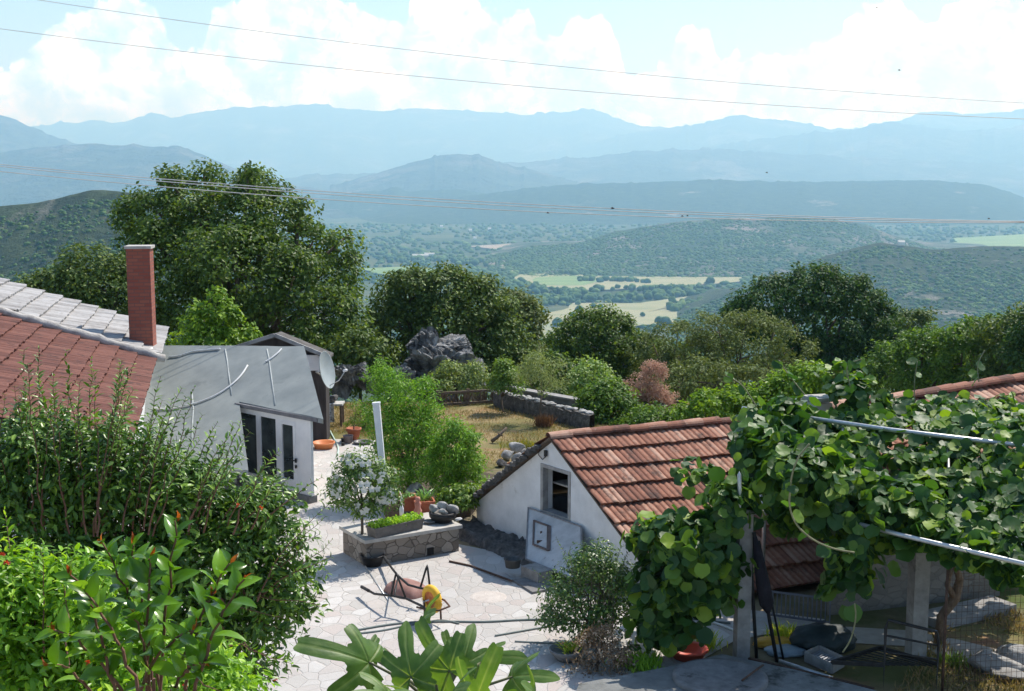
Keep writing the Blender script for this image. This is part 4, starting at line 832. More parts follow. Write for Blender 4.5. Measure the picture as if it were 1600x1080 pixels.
# leaning white board with inset panel
bA, bB, bC, bD = P(823, 876, .14), P(912, 884 + 18, .14), None, None
bA = P(822, 874, .2); d_ = ray(909, 890); bB = bA + gu * np.linalg.solve(A([[gu[0], -d_[0]], [gu[1], -d_[1]]]), -bA[:2])[0]; tA = gp(gpx(829), gz(829, 793), -.05); tB = tA + bB - bA
o = thing('white_board', 'weathered white board with a small inset panel leaning on the gable', 'board', (bA + bB) / 2); nb = unit(np.cross(bB - bA, tA - bA)); nb = nb if nb @ gnrm > 0 else -nb
M_BOARD = noisy('peeling_white_paint', [(.3, (.4, .4, .395)), (.6, (.55, .55, .545))], 5, .8, .4, 40, .006, dirt=((.2, .17, .15), 7, .62))
bi = lambda s, t: (bA * (1 - s) + bB * s) * (1 - t) + (tA * (1 - s) + tB * s) * t
g = Geo(); g.slab([bi(0, 0), bi(1, 0), bi(1, 1), bi(0, 1)], nb * -.035); part('panel', g, M_BOARD, o)
g = Geo(); fr = [bi(.0, 0), bi(1, 0), bi(1, 1), bi(0, 1)]
for i in range(4): g.bar(fr[i] + nb * .008, fr[(i + 1) % 4] + nb * .008, .022, .022)
part('edge_trim', g, noisy('grey_edge', [(.3, (.2, .19, .19)), (.7, (.36, .35, .34))], 8, .9), o)
f4 = [bi(.13, .32), bi(.42, .32), bi(.42, .78), bi(.13, .78)]
g = Geo(); 
for i in range(4): g.bar(f4[i] + nb * .02, f4[(i + 1) % 4] + nb * .02, .03 if i != 1 else .07, .025)
hf = part('inset_frame', g, noisy('stained_wood', [(.3, (.12, .09, .08)), (.7, (.25, .19, .17))], 9, .9), o)
g = Geo(); g.slab([bi(.15, .35) + nb * .01, bi(.4, .35) + nb * .01, bi(.4, .76) + nb * .01, bi(.15, .76) + nb * .01], nb * -.012); part('inset_panel', g, M_BOARD, o)
g = Geo(); g.box(bi(.27, .6) + nb * .012, (.03, .02, .05), 0); g.box(bi(.25, .42) + nb * .012, (.1, .02, .05)); part('latch', g, M_RUST, o)
# stone ledge at the foot of the gable
o = thing('stone_ledge', 'low dark stone ledge along the foot of the white gable', 'ledge', sgn(-.2) + gnrm * .4)
rr = np.random.default_rng(8); g = Geo(); 
n_, m_ = 90, 14
s_ = np.linspace(-hw - .1, hw * .92, n_); pr = [(0, 0), (.06, .13), (.12, .19)] + [(.12 + .55 * t, .2) for t in np.linspace(.1, 1, 8)] + [(.72, .2)]
V = np.stack([[gp(s, z, -(.72 - d)) for s in s_] for d, z in pr]); 
nz = np.abs(fbm(V[..., 0] * 4.3, V[..., 1] * 4.3 + V[..., 2] * 3, 6) - .5) * 2.4 - .5; V[..., 2] = np.maximum(V[..., 2] + nz * .2 * (V[..., 2] > .01), 0); V[..., 0] += nz * .12 * gnrm[0]; V[..., 1] += nz * .12 * gnrm[1]
g.grid(V); part('rubble', g, M_DARKST, o, True)
c = P(801, 886, .17); pot('bucket', 'dark low bucket with pale rim on the stone ledge', 'bucket', c, [(.001, 0), (.12, 0), (.14, .13), (.155, .14), (.15, .155), (.125, .14), (.1, .03), (.001, .03)], noisy('dark_rubber', [(.3, (.05, .05, .05)), (.7, (.12, .12, .115))], 6, .7))
c = P(834, 910); g = Geo(); g.box(c + A([.05, .1, .1]), (.48, .3, .24), atan2(gu[1], gu[0])); solo('concrete_block', g, M_CONC, 'grey concrete block below the leaning white board', 'block', c)
c = P(822, 914); g = Geo(); g.slab([P(800, 905, .05), P(832, 925, .05), P(870, 918, .05), P(838, 900, .05)], [0, 0, -.045]); solo('stone_slab', g, M_CONCD, 'flat grey stone slab lying before the concrete block', 'slab', c)
g = Geo(); g.tube([P(702, 877, .03), P(735, 884, .03), P(800, 908, .05)], .018, 6); solo('iron_rod', g, M_RUST, 'dark iron rod lying across the shadow edge by the ledge', 'rod', P(740, 888), None, True)
g = Geo(); g.lathe(P(763, 934, .0) + A([0, 0, .012]), [(.001, .012), (.25, .012), (.27, .01), (.3, .0)], 28); solo('drain_cover', g, noisy('rosy_concrete', [(.3, (.46, .41, .37)), (.7, (.58, .53, .48))], 9, .9, .8, 30), 'round flat drain cover set in the sunny paving', 'drain cover', P(763, 934), None, True)
# rubble heap and branch behind the shed
rr = np.random.default_rng(14)
for k, (a, b, s, lab) in enumerate([(792, 716, .2, 'pale stone at the left of the rubble heap by the roof'), (806, 706, .22, 'largest white stone on the rubble heap by the roof'), (820, 712, .18, 'grey stone right of the largest white stone on the heap'), (812, 722, .2, 'low flat stone at the front of the rubble heap'), (783, 726, .16, 'small dark stone at the left foot of the rubble heap'), (800, 730, .17, 'reddish brick chunk at the foot of the rubble heap'), (826, 722, .15, 'small stone at the right end of the rubble heap')]):
    c = P(a, b + 4, .0); g = Geo(); rock_geo(g, c + A([0, 0, s * .6]), (s, s * .8, s * .75), 60 + k, I2, .7); solo('stone', g, M_TERRA if 'brick' in lab else (M_DARKST if 'dark' in lab else M_LIME_ST), lab, 'stone', c, 'stones of the rubble heap', True)
g = Geo(); q = P(768, 690, .05); g.tube([q, (q + D(785, 681, q[1])) / 2 + A([0, 0, .03]), D(792, 668, q[1] + .1)], [.05, .045, .03], 6); g.tube([D(785, 681, q[1]), D(776, 676, q[1])], [.025, .012], 5); solo('branch', g, BARK, 'dark dead branch leaning up from the lawn', 'branch', q, None, True)
# ---------------------------------------------------------------- fence and garden walls
f0, f1 = P(684, 636), P(775, 630); fh = D(684, 612, f0[1])[2]
o = thing('fence', 'low brown wooden fence with branch infill at the lawn edge', 'fence', (f0 + f1) / 2)
for t in (0.0, .06, .52, 1.0): q = f0 + (f1 - f0) * t; g = Geo(); g.box(q + A([0, 0, fh / 2]), (.09, .08, fh + .05)); part('post', g, M_WOOD, o)
for z in (.07, fh - .05): g = Geo(); g.bar(f0 + A([0, -.05, z]), f1 + A([0, -.05, z]), .06, .07); part('rail', g, M_WOOD, o)
g = Geo(); rr = np.random.default_rng(4)
for k in range(80):
    t = rr.random(); q = f0 + (f1 - f0) * t + A([0, rr.uniform(.0, .15), 0]); g.tube([q + A([0, 0, .02]), q + A([rr.normal(0, .08), rr.normal(0, .03), fh * rr.uniform(.5, 1)])], [.014, .007], 4)
part('brushwood', g, M_WOOD, o)
k0, k1, k2 = P(775, 634), P(842, 650), P(925, 672); kh = .42
o = thing('dry_stone_wall', 'low dry stone wall with pale top stones edging the lawn', 'wall', k1)
g = Geo(); path = [k0 * (1 - t) + k1 * t for t in np.linspace(0, 1, 20)] + [k1 * (1 - t) + k2 * t for t in np.linspace(.05, 1, 20)]; path = A(path)
V = []
for d, z in ((-.18, 0), (-.2, .2), (-.17, kh), (.17, kh), (.2, .2), (.18, 0)): V.append(path + A([d * .4, d, z]))
V = A(V); nz = fbm(V[..., 0] * 5, V[..., 1] * 5 + V[..., 2] * 7, 4) - .5; V[..., 2] += nz * .16 * (V[..., 2] > .1); V[..., 1] += nz * .12; g.grid(V); part('stones', g, M_DARKST, o)
rr = np.random.default_rng(5); g = Geo()
for t in range(34):
    q = path[min(len(path) - 1, int(t * len(path) / 34))] + A([rr.normal(0, .04), rr.normal(0, .04), kh + .02]); rock_geo(g, q, (.13, .12, .06), t, I1, .5)
part('top_stones', g, M_LIME_ST, o)
w0, w1 = P(768, 622) + A([0, 0, 0]), P(940, 652); wz0, wz1 = D(780, 603, w0[1])[2], D(925, 631, w1[1] + .3)[2]
o = thing('garden_wall', 'dark rendered garden wall running behind the dry stone wall', 'wall', (w0 + w1) / 2)
g = Geo(); d = A([.1, .24, 0]); g.slab([w0, w1, A([*w1[:2], wz1]), A([*w0[:2], wz0])], d); part('wall', g, M_CONCD, o)
g = Geo(); g.bar(A([*w0[:2], wz0 + .025]) + d / 2, A([*w1[:2], wz1 + .025]) + d / 2, .32, .05); part('coping', g, M_CONC, o)
# ---------------------------------------------------------------- ROCKS
M_ROCK = noisy('grey_limestone', [(.36, (.06, .06, .06)), (.45, (.19, .188, .182)), (.56, (.33, .328, .315)), (.68, (.52, .515, .5))], 2.2, .95, 1, 6, .25, sc=(1.4, 1.4, .7))
def big_rock(spec, Y, lab, seed):
    cs = [D(a, b, Y + dy) for a, b, rx, ry, dy in spec]; base = A([*A(cs).mean(0)[:2], min(c[2] for c in cs) - .8]); g = Geo()
    for k, (c, (a, b, rx, ry, dy)) in enumerate(zip(cs, spec)):
        kx = (Y + dy) / F; V, f = I4; n0_ = 0; n1_ = noise3(V + seed + k * 2.7, 1.6); n2_ = noise3(V * A([1.3, 1.3, .8]) + seed * 3 + k, 5.5); n3_ = np.abs(noise3(V * A([1.2, 1.2, .7]) + k * 7.7 + 3, 2.6) - .5) * 2; n4_ = np.abs(noise3(V * A([1, 1, .6]) + k * 3.1 + 20, 6.5) - .5) * 2
        q = V * (.5 + .8 * n1_ + .3 * n2_ - 1.3 * (.22 - np.minimum(n3_, .22)) - .9 * (.16 - np.minimum(n4_, .16)))[:, None]; q = chisel(q * 1.25, seed + k, 18, .5, .95) * (1 - 1.6 * (.13 - np.minimum(n4_, .13)) - 1.2 * (.12 - np.minimum(n3_, .12)) + .22 * (n2_ - .5))[:, None] * A([rx * kx * 1.15, rx * kx, ry * kx * 1.08])
        q[:, 2] = np.where(q[:, 2] < 0, q[:, 2] * 1.6, q[:, 2]); g.add(q + c, f)
    solo('rock', g, M_ROCK, lab, 'rock', base, 'limestone outcrops behind the lawn')
big_rock([(670, 540, 30, 26, 1.0), (655, 575, 30, 28, .3), (700, 545, 40, 20, 1.0), (690, 578, 45, 32, 0), (735, 585, 26, 26, 0), (720, 565, 32, 24, .5), (640, 600, 26, 22, -.5), (680, 610, 40, 22, -.3)], 40, 'tallest grey limestone outcrop rising behind the fence', 2)
big_rock([(545, 585, 20, 14, 0), (560, 578, 16, 12, .4), (535, 600, 18, 14, 0), (575, 595, 22, 16, .2)], 38, 'low grey limestone outcrop right of the satellite dish', 5)
big_rock([(625, 585, 16, 20, 0), (632, 612, 22, 18, 0)], 38.5, 'pale rock between the bright shrub and the tall outcrop', 8)
big_rock([(895, 628, 16, 11, 0), (912, 632, 12, 9, 0)], 38.5, 'small pale rock above the right end of the garden wall', 9)
# ---------------------------------------------------------------- WHEELBARROW lying upside down
zb = .3
pN = [P(565, 917, .16), P(585, 928, .2), P(612, 931, zb), P(634, 935, zb), P(657, 946, zb), P(672, 956, zb + .02)]
pF = [P(597, 866, .16), P(613, 889, .22), P(622, 900, zb), P(638, 914, zb), P(656, 919, zb), P(668, 921, zb + .02)]
wc = (P(672, 943, .36) + P(680, 934, .36)) / 2; latd = unit(pF[2] - pN[2]); fwd = A([latd[1], -latd[0], 0]); fwd = fwd if fwd[0] > 0 else -fwd
o = thing('wheelbarrow', 'upside-down wheelbarrow with yellow wheel and rusty tray on the paving', 'wheelbarrow', [*((pN[2] + pF[3]) / 2)[:2], 0])
g = Geo(); g.tube(pN, .02, 8); g.tube(pF, .02, 8); g.tube([pN[2] + (pN[3] - pN[2]) * .2, pF[2]], .014, 6); part('frame', g, M_BLACK, o, True)
for pp in (pN, pF): g = Geo(); g.tube([pp[0], pp[0] * .4 + pp[1] * .6], .027, 8); part('grip', g, noisy('grip_rubber', [(.3, (.02, .02, .02)), (.7, (.05, .05, .05))], 9, .8), o, True)
def leg(a, apex, b): g = Geo(); g.tube([a, a * .15 + apex * .85 + A([0, 0, .02]), apex + A([0, 0, .015]), b * .15 + apex * .85 + A([0, 0, .02]), b], .017, 7); part('leg', g, M_BLACK, o, True)
q = (P(611, 931, zb) + P(633, 934, zb)) / 2; leg(P(611, 931, zb), D(619, 897, q[1] + .05), P(634, 935, zb))
q = P(664, 918, zb); leg(P(657, 918, zb), D(667.5, 885, q[1] + .05), P(672, 920, zb))
# upturned tray: bottom up, wider rim on the ground
tc_ = (P(612, 931, 0) + P(650, 950, 0) + P(655, 920, 0) + P(625, 905, 0)) / 4; fl = unit(pN[4] - pN[2]); fl[2] = 0; fl = unit(fl); lt = A([-fl[1], fl[0], 0]); lt = lt if lt @ latd > 0 else -lt
g = Geo(); rings = []
for hh, l_, w_ in ((.005, .38, .28), (.02, .38, .28), (.10, .34, .25), (.15, .28, .2), (.18, .2, .15), (.19, .1, .08), (.192, .001, .001)):
    a = np.arange(28) * 2 * pi / 28; ca, sa = np.cos(a), np.sin(a); px_ = np.sign(ca) * np.abs(ca) ** .6; py_ = np.sign(sa) * np.abs(sa) ** .6
    rings.append(tc_ + np.outer(px_ * l_, fl) + np.outer(py_ * w_, lt) + A([0, 0, hh]))
V = np.stack(rings); V = np.concatenate([V, V[:, :1]], 1); g.grid(V); part('tray', g, noisy('rusty_pan', [(.3, (.2, .1, .08)), (.6, (.33, .18, .15)), (.8, (.42, .26, .22))], 7, .7, .3, 40, .004), o, True)
ax_ = unit(A([.76, .64, .06])); wc = P(675, 936, .38)
g = Geo(); ang = np.linspace(0, 2 * pi, 33)[:-1]; e1 = A([0, 0, 1.0]); e1 = unit(e1 - ax_ * (e1 @ ax_)); e2 = np.cross(ax_, e1)
ring = wc + .165 * (np.cos(ang)[:, None] * e1 + np.sin(ang)[:, None] * e2); g.tube(ring, .058, 12, True); wh = part('tyre', g, noisy('yellow_tyre', [(.3, (.72, .4, .03)), (.7, (.82, .5, .05))], 6, .6, .2, 30, .004), o, True)
g = Geo(); g.lathe(wc - ax_ * .04, [(.001, -.02), (.03, -.02), (.035, .0), (.11, .02), (.125, -.005), (.13, .04), (.125, .085), (.11, .06), (.035, .08), (.03, .1), (.001, .1)], 26, ax_); part('rim', g, noisy('orange_rim', [(.3, (.5, .13, .04)), (.7, (.62, .2, .06))], 6, .5), o, True)
g = Geo(); g.tube([wc - ax_ * .17, wc + ax_ * .17], .012, 8); part('axle', g, M_GALV, o, True)
g = Geo(); hp = [wc - ax_ * .16 + A([0, 0, -.12]) - fl * .15, wc - ax_ * .17 + fl * .08 + A([0, 0, -.1]), wc - ax_ * .1 + fl * .27 + A([0, 0, -.09]), wc + ax_ * .1 + fl * .27 + A([0, 0, -.08]), wc + ax_ * .17 + fl * .08 + A([0, 0, -.05]), wc + ax_ * .16 - fl * .12 + A([0, 0, -.03])]
g.tube(hp, .016, 7); part('wheel_guard', g, M_RUST, o, True)
for s in (-1, 1): g = Geo(); q = wc + ax_ * s * .15; g.bar(q + A([0, 0, .03]), q + fl * .02 + A([0, 0, -(wc[2] - .02)]), .03, .012); part('bracket', g, M_RUST, o)
g = Geo(); g.tube([P(564, 874, .03), P(585, 906, .02), P(606, 938, .02)], .012, 6); solo('metal_rod', g, M_GALV, 'thin grey rod lying on the paving behind the wheelbarrow handles', 'rod', P(585, 906), None, True)
c = P(582, 884); pot('bucket', 'black bucket with a grey ring rim at the foot of the planter wall', 'bucket', c, [(.001, 0), (.15, 0), (.2, .18), (.215, .19), (.21, .205), (.18, .19), (.14, .03), (.001, .03)], M_BLACK)
M_HOSE = noisy('grey_hose', [(.3, (.13, .16, .15)), (.7, (.22, .25, .24))], 6, .6)
ground_hose([(555, 985), (600, 977), (640, 972), (700, 971), (760, 972), (820, 968), (900, 968), (1000, 966), (1060, 964), (1150, 975)], .016, M_HOSE, 'long grey garden hose stretched across the front of the paving')
ground_hose([(560, 990), (600, 985), (640, 976), (690, 968), (720, 975)], .014, M_HOSE, 'short grey hose crossing the long one behind the fig leaves')
ground_hose([(770, 994), (810, 987), (850, 980), (900, 972)], .014, M_HOSE, 'loose dark hose end left of the round shrub')
ground_hose([(800, 1002), (860, 1005), (900, 1004)], .012, M_HOSE, 'thin hose before the plant bowl on the paving')
ground_hose([(1080, 960), (1100, 968), (1130, 978), (1160, 990)], .02, M_CABLE, 'pale hose running to the foot of the concrete post', 'hose')
ground_hose([(990, 1010), (1010, 1022), (1035, 1035)], .02, M_CABLE, 'pale hose end below the hanging vine curtain')
#@@PART4
# ================================================================== BUILDING ON THE RIGHT
w1, w2 = P(1180, 972), P(1562, 931); wd = unit(w2 - w1); wb = A([-wd[1], wd[0], 0]); wb = wb if wb[1] > 0 else -wb
w1 = P(1292, 962)
o = thing('stone_barn', 'long old stone building with tiled roof behind the vine pergola', 'building', (w1 + w2) / 2)
LW = np.linalg.norm(w2 - w1); EH = 1.75; q0, q1 = D(1290, 640, 21.6), D(1640, 586, 24.6); RZ = 2.95
g = Geo(); wk = unit(A([.3, .95, 0])); g.prism([w1, w2, w2 + wk * 4.2, w1 + wk * 4.2], 0, EH); part('wall', g, M_OLDST, o)
g = Geo(); rd = unit(A([*(q1 - q0)[:2], (q1 - q0)[2]])); foot = w1 + A([0, 0, EH]) - wb * .2
vd = w1 - wb * .25 + A([0, 0, EH + .02]) - q0; vd = vd - rd * (vd @ rd); LVv = np.linalg.norm(vd)
tile_roof(g, q0 - rd * .5, rd, vd, 9.5, LVv, .42, .17, .024, .035, 31, .04); part('roof', g, M_TILE, o, False, True)
bk = A([vd[0] * -1, vd[1] * -1, vd[2]]); g = Geo(); tile_roof(g, q0 - rd * .5, rd, bk, 9.5, LVv, .42, .17, .024, .035, 33, .04); part('roof', g, M_TILE, o, False, True)
g = Geo(); ridge_tiles(g, q0 - rd * .5 + A([0, 0, .02]), q0 + rd * 9.0 + A([0, 0, .02]), .13, .4, 7); part('ridge_tiles', g, M_TILE, o, False, True)
g = Geo(); e = w1 - rd * 0; g.add([A([*w1[:2], EH]), A([*(w1 + wk * 4.2)[:2], EH]), q0 - A([0, 0, .08])], A([[0, 1, 2]])); part('gable', g, M_OLDST, o)
cc = D(1281, 625, 21.0); g = Geo(); g.box([cc[0], cc[1], cc[2] - .35], (.3, .3, .62), .3); ch = part('chimney', g, M_PLASTER, o)
g = Geo(); g.box([cc[0], cc[1], cc[2] + .03], (.42, .42, .06), .3); part('cap', g, M_CAP, ch)
w3 = P(1556, 920) + wb * .15; o = thing('white_wall', 'short white rendered wall at the right end of the stone building', 'wall', w3)
g = Geo(); g.prism([w3, w3 + wd * 5, w3 + wd * 5 + wb * .3, w3 + wb * .3], 0, 1.35); part('wall', g, M_PLASTER, o)
g = Geo(); q = w3 - wb * .02; g.prism([q, q + wd * 5, q + wd * 5 - wb * .01, q - wb * .01], 0.0, .3); part('plinth', g, M_CONC, o)
k0 = P(1470, 985); k1 = P(1588, 957); kd = unit(k1 - k0); kb = A([-kd[1], kd[0], 0])
o = solo('kerb', Geo().prism([k0, k1, k1 + kb * .5, k0 + kb * .5], 0, .13), M_CONC, 'sunlit concrete kerb in front of the stone building', 'kerb', k0)
# railing in front of the shed eave
o = thing('railing', 'low blue grey metal railing under the shed eave', 'railing', P(1240, 962)); r0, r1 = P(1200, 965), P(1296, 978)
M_BG = noisy('blue_grey_paint', [(.3, (.11, .12, .15)), (.7, (.17, .18, .22))], 9, .6)
for z in (.05, .42): g = Geo(); g.bar(r0 + A([0, 0, z]), r1 + A([0, 0, z]), .025, .03); part('rail', g, M_BG, o)
for k in range(15): q = r0 + (r1 - r0) * k / 14; g = Geo(); g.bar(q + A([0, 0, .06]), q + A([0, 0, .42]), .016); part('baluster', g, M_BG, o)
# ================================================================== PERGOLA
pa, pbp = P(1158, 1028), P(1430, 1030)
o = thing('pergola', 'pergola of concrete posts and galvanised pipes carrying the kiwi vine', 'pergola', pa)
for q, hh, w in ((pa, 2.15, .19), (pbp, 2.05, .22)): g = Geo(); g.box(q + A([0, 0, hh / 2]), (w, w, hh), .15); part('post', g, M_CONC, o)
fr0, fr1 = P(1185, 778, 2.15), P(1660, 893, 2.05); bk0, bk1 = P(1160, 638, 3.0), P(1660, 704, 3.0)
pf_ = A([0, -.22, .03]); g = Geo(); g.tube([fr0 + (fr1 - fr0) * .22 + pf_, (fr0 + fr1) / 2 - A([0, 0, .02]) + pf_, fr1 + pf_], .032, 8); part('pipe', g, M_GALV, o, True)
g = Geo(); g.tube([bk0, (bk0 + bk1) / 2 - A([0, 0, .03]), bk1], .034, 8); part('pipe', g, M_GALV, o, True)
for t in (0.02, .35, .68, .97):
    a = bk0 * (1 - t) + bk1 * t - A([0, 0, .08]); b = fr0 * (1 - t) + fr1 * t - A([0, 0, .08]); a = a + (b - a) * .02; mid_ = (a + b) / 2 - A([0, 0, .22]); g = Geo(); g.tube([a, mid_, b], .02, 6); part('pipe', g, M_GALV, o, True)
e0 = D(1155, 742, 17.0); e1 = D(1156, 796, 17.0); g = Geo(); g.tube([e0 + A([0, 0, .05]), e0, e1, D(1163, 799, 17.0), D(1182, 802, 17.1)], .027, 8); part('pipe', g, M_GALV, o, True)
for q in (bk0 + (bk1 - bk0) * .09 - A([0, 0, .6]), bk0 + (bk1 - bk0) * .62 - A([0, 0, .5])): g = Geo(); g.tube([A([*q[:2], 0]), q], .035, 8); part('pipe', g, M_GALV, o, True)
# vine
M_KIWI = leafmat('kiwi_leaves', [(0, (.016, .038, .015)), (.5, (.03, .066, .02)), (.8, (.065, .105, .02)), (1, (.14, .18, .025))], .32, .5, .4, (1.6, 1.7, .6))
M_VINE = noisy('vine_wood', [(.3, (.1, .07, .05)), (.7, (.24, .18, .13))], 20, .9, .6, 40, sc=(1, 1, .3))
o = thing('kiwi_vine', 'kiwi vine with broad round leaves covering the pergola', 'vine', P(1470, 1002))
g = Geo(); rv = np.random.default_rng(40)
def patch(a, b, c, d, n, size, thick, tilt=(0, 0, 1.0), spread=.5):
    s, t = rv.random((2, n, 1)); dn = fbm(s[:, 0] * 9 + a[0], t[:, 0] * 5 + 2, 4); k = dn + rv.normal(0, .08, n) > .40; s, t = s[k], t[k]; n = len(s)
    q = (a * (1 - s) + b * s) * (1 - t) + (d * (1 - s) + c * s) * t; q = q + A([0, 0, 1]) * (rv.random((n, 1)) - .75) * thick + A([0, 0, 1]) * (fbm(q[:, 0] * 1.3, q[:, 1] * 1.3, 3)[:, None] - .55) * .35
    N = unit(A(tilt) + rv.normal(size=(n, 3)) * spread); T = unit(np.cross(N, rdir(n, rv)) + A([0, -.3, -.35])); L = size * rv.uniform(.45, 1.35, n)
    leaf_geo(g, q, T, N, L, L * .95, 'round')
patch(bk0 - A([.1, 0, .1]), bk1 - A([0, 0, .1]), fr1, fr0, 5600, .195, .4, (0, -.3, 1), .55)
patch(P(1290, 648, 3.0), bk1, P(1680, 604, 3.12), P(1330, 628, 3.1), 2900, .19, .28, (0, -.1, 1), .45)
fs_ = fr0 + (fr1 - fr0) * .3; patch(fs_ + A([0, .2, .1]), fr1 + A([0, .2, .1]), fr1 + A([0, .25, -.15]), fs_ + A([0, .25, -.1]), 520, .19, .15, (0, -1, .35), .6)
Lc = lobes_px(17.2, [(1146, 790, 30, 44), (1188, 715, 28, 44, .8), (1045, 834, 44, 26, .3), (1090, 830, 34, 22), (1100, 870, 50, 62), (1050, 915, 44, 48), (1100, 925, 32, 30), (1040, 975, 28, 32), (1215, 715, 48, 40, .6), (1250, 745, 56, 36), (1310, 770, 60, 38), (1400, 795, 60, 34, -.3), (1335, 870, 22, 40, -.6), (1320, 910, 18, 24, -.6), (1085, 985, 18, 22), (1240, 655, 40, 18, 2.8), (1190, 670, 36, 18, 2.4)])
crown(g, Lc, 4300, .19, .3, .35, 'round', .95, 14, .35, .35, rv)
Ls = lobes_px(19.0, [(1085, 745, 26, 12), (1010, 830, 22, 16, -1), (1330, 610, 30, 14, 1.5), (1040, 700, 12, 8, 1), (1070, 735, 18, 10, .5), (1310, 580, 16, 12, 2.0), (1230, 640, 40, 12, 2)])
crown(g, Ls, 330, .17, .25, .8, 'round', .95, 8, .2, .3, rv)
part('leaves', g, M_KIWI, o, True)
g = Geo(); tv = [P(1466, 1006), D(1470, 965, 17.6), D(1492, 935, 17.5), D(1500, 905, 17.4), D(1492, 880, 17.2), D(1490, 855, 17.0)]; g.tube(tv, [.07, .06, .075, .055, .045, .04], 8); g.tube([tv[2], D(1480, 915, 17.3), D(1486, 890, 17)], [.05, .04, .03], 7)
part('trunk', g, M_VINE, o, True)
def cane(pxs, Y, rad=.012, nleaf=0): 
    q = A([D(a, b, Y + k * .03) for k, (a, b) in enumerate(pxs)]); t = np.linspace(0, len(q) - 1, len(q) * 6); q = np.stack([np.interp(t, range(len(q)), q[:, i]) for i in range(3)], 1)
    q = np.stack([np.convolve(np.pad(q[:, i], 3, mode='edge'), np.ones(7) / 7, 'valid') for i in range(3)], 1); gc = Geo(); gc.tube(q, rad, 5); part('cane', gc, M_CANE, o, True)
    gl_ = Geo(); k = max(nleaf, 1); idx = rv.integers(0, len(q), k); n_ = rdir(k, rv) * A([.6, .5, .4]) + A([0, -.5, .5])
    if nleaf: leaf_geo(gl_, q[idx], rdir(k, rv) + A([0, 0, -.3]), n_, .2 * rv.uniform(.5, 1, k), .18, 'round'); part('shoot_leaves', gl_, M_KIWI, o, True)
M_CANE = noisy('green_cane', [(.3, (.16, .16, .08)), (.7, (.3, .29, .16))], 10, .7)
cane([(1268, 690), (1242, 720), (1232, 770), (1236, 810), (1262, 840), (1300, 858), (1340, 864)], 15.6, .013, 10)
cane([(1335, 940), (1338, 965), (1330, 1000), (1315, 1022)], 15.8, .011)
cane([(1430, 640), (1428, 600), (1434, 560)], 20.5, .009, 4); cane([(1530, 600), (1526, 570), (1540, 545)], 21, .009, 3)
cane([(1185, 640), (1160, 600), (1130, 585)], 19.5, .01, 5); cane([(1260, 620), (1235, 590), (1215, 560)], 19.5, .01, 6); cane([(1330, 610), (1320, 570), (1350, 560)], 20, .01, 6)
# ---------------------------------------------------------------- things under the pergola
c = P(1188, 1036); o = thing('parasol', 'black folded parasol and poles leaning beside the left concrete post', 'parasol', c)
t_ = D(1178, 832, 17.2); b_ = P(1214, 1034, 0); g = Geo(); g.tube([b_, t_], .028, 8); part('pole', g, M_BLACK, o, True)
g = Geo(); q = lambda t: b_ * (1 - t) + t_ * t; g.tube([q(.38), q(.45), q(.6), q(.8), q(.97)], [.03, .1, .1, .075, .03], 9); part('canopy', g, noisy('black_cloth', [(.3, (.012, .011, .016)), (.7, (.03, .027, .035))], 8, .9, .6, 14, .03), o, True)
g = Geo(); g.tube([P(1224, 1030), D(1186, 845, 17.3)], .016, 6); part('stay', g, M_BLACK, o, True)
g = Geo(); g.tube([P(1182, 1028), D(1171, 842, 17.3)], .026, 7); solo('pole', g, M_BLACK, 'straight black pole standing between the concrete post and the parasol', 'pole', P(1182, 1028), None, True)
# old bed frame
M_BED = M_BLACK; hb0, hb1 = P(1380, 1080), P(1463, 1082); o = thing('bed_frame', 'old black metal bed frame lying under the pergola', 'bed frame', hb0)
hz0b, hz1b = D(1380, 968, hb0[1])[2], D(1463, 988, hb1[1])[2]
t0_, t1_ = A([*hb0[:2], hz0b]), A([*hb1[:2], hz1b]); u_ = (t1_ - t0_)
g = Geo(); g.tube([hb0, hb0 * .12 + t0_ * .88, t0_ + u_ * .04, t1_ - u_ * .04, hb1 * .12 + t1_ * .88, hb1], .022, 8); part('headboard', g, M_BED, o, True)
for f_ in (.78, .55): g = Geo(); g.tube([hb0 * (1 - f_) + t0_ * f_, hb1 * (1 - f_) + t1_ * f_], .015, 6); part('rail', g, M_BED, o, True)
fz = .36; ft0, ft1 = P(1235, 1022, .3), P(1318, 1032, .3)
for a, b in ((A([*hb0[:2], fz]), P(1300, 1035, .3)), (A([*hb1[:2], fz + .03]), P(1375, 1012, .3)), (P(1300, 1035, .3), P(1375, 1012, .3))): g = Geo(); g.bar(a, b, .035, .05); part('side_rail', g, M_BED, o)
g = Geo()
for t in np.linspace(.1, .9, 8): g.bar(A([*hb0[:2], fz]) * (1 - t) + A([*hb1[:2], fz]) * t + A([0, 0, 0]), P(1300, 1035, .3) * (1 - t) + P(1375, 1012, .3) * t, .02, .012)
part('slats', g, M_BED, o)
# long angle irons along the slab edge
g = Geo(); g.bar(P(1170, 1030, .12), P(1365, 1078, .12), .05, .05); solo('iron_bar', g, M_RUST, 'long iron bar along the edge of the dark cistern slab', 'iron bar', P(1260, 1050))
g = Geo(); g.tube([P(1218, 1033, .09), P(1300, 1060, .07)], .03, 8); solo('iron_pipe', g, M_GALV, 'short grey pipe with a bright end beside the long iron bar', 'pipe', P(1250, 1045), None, True)
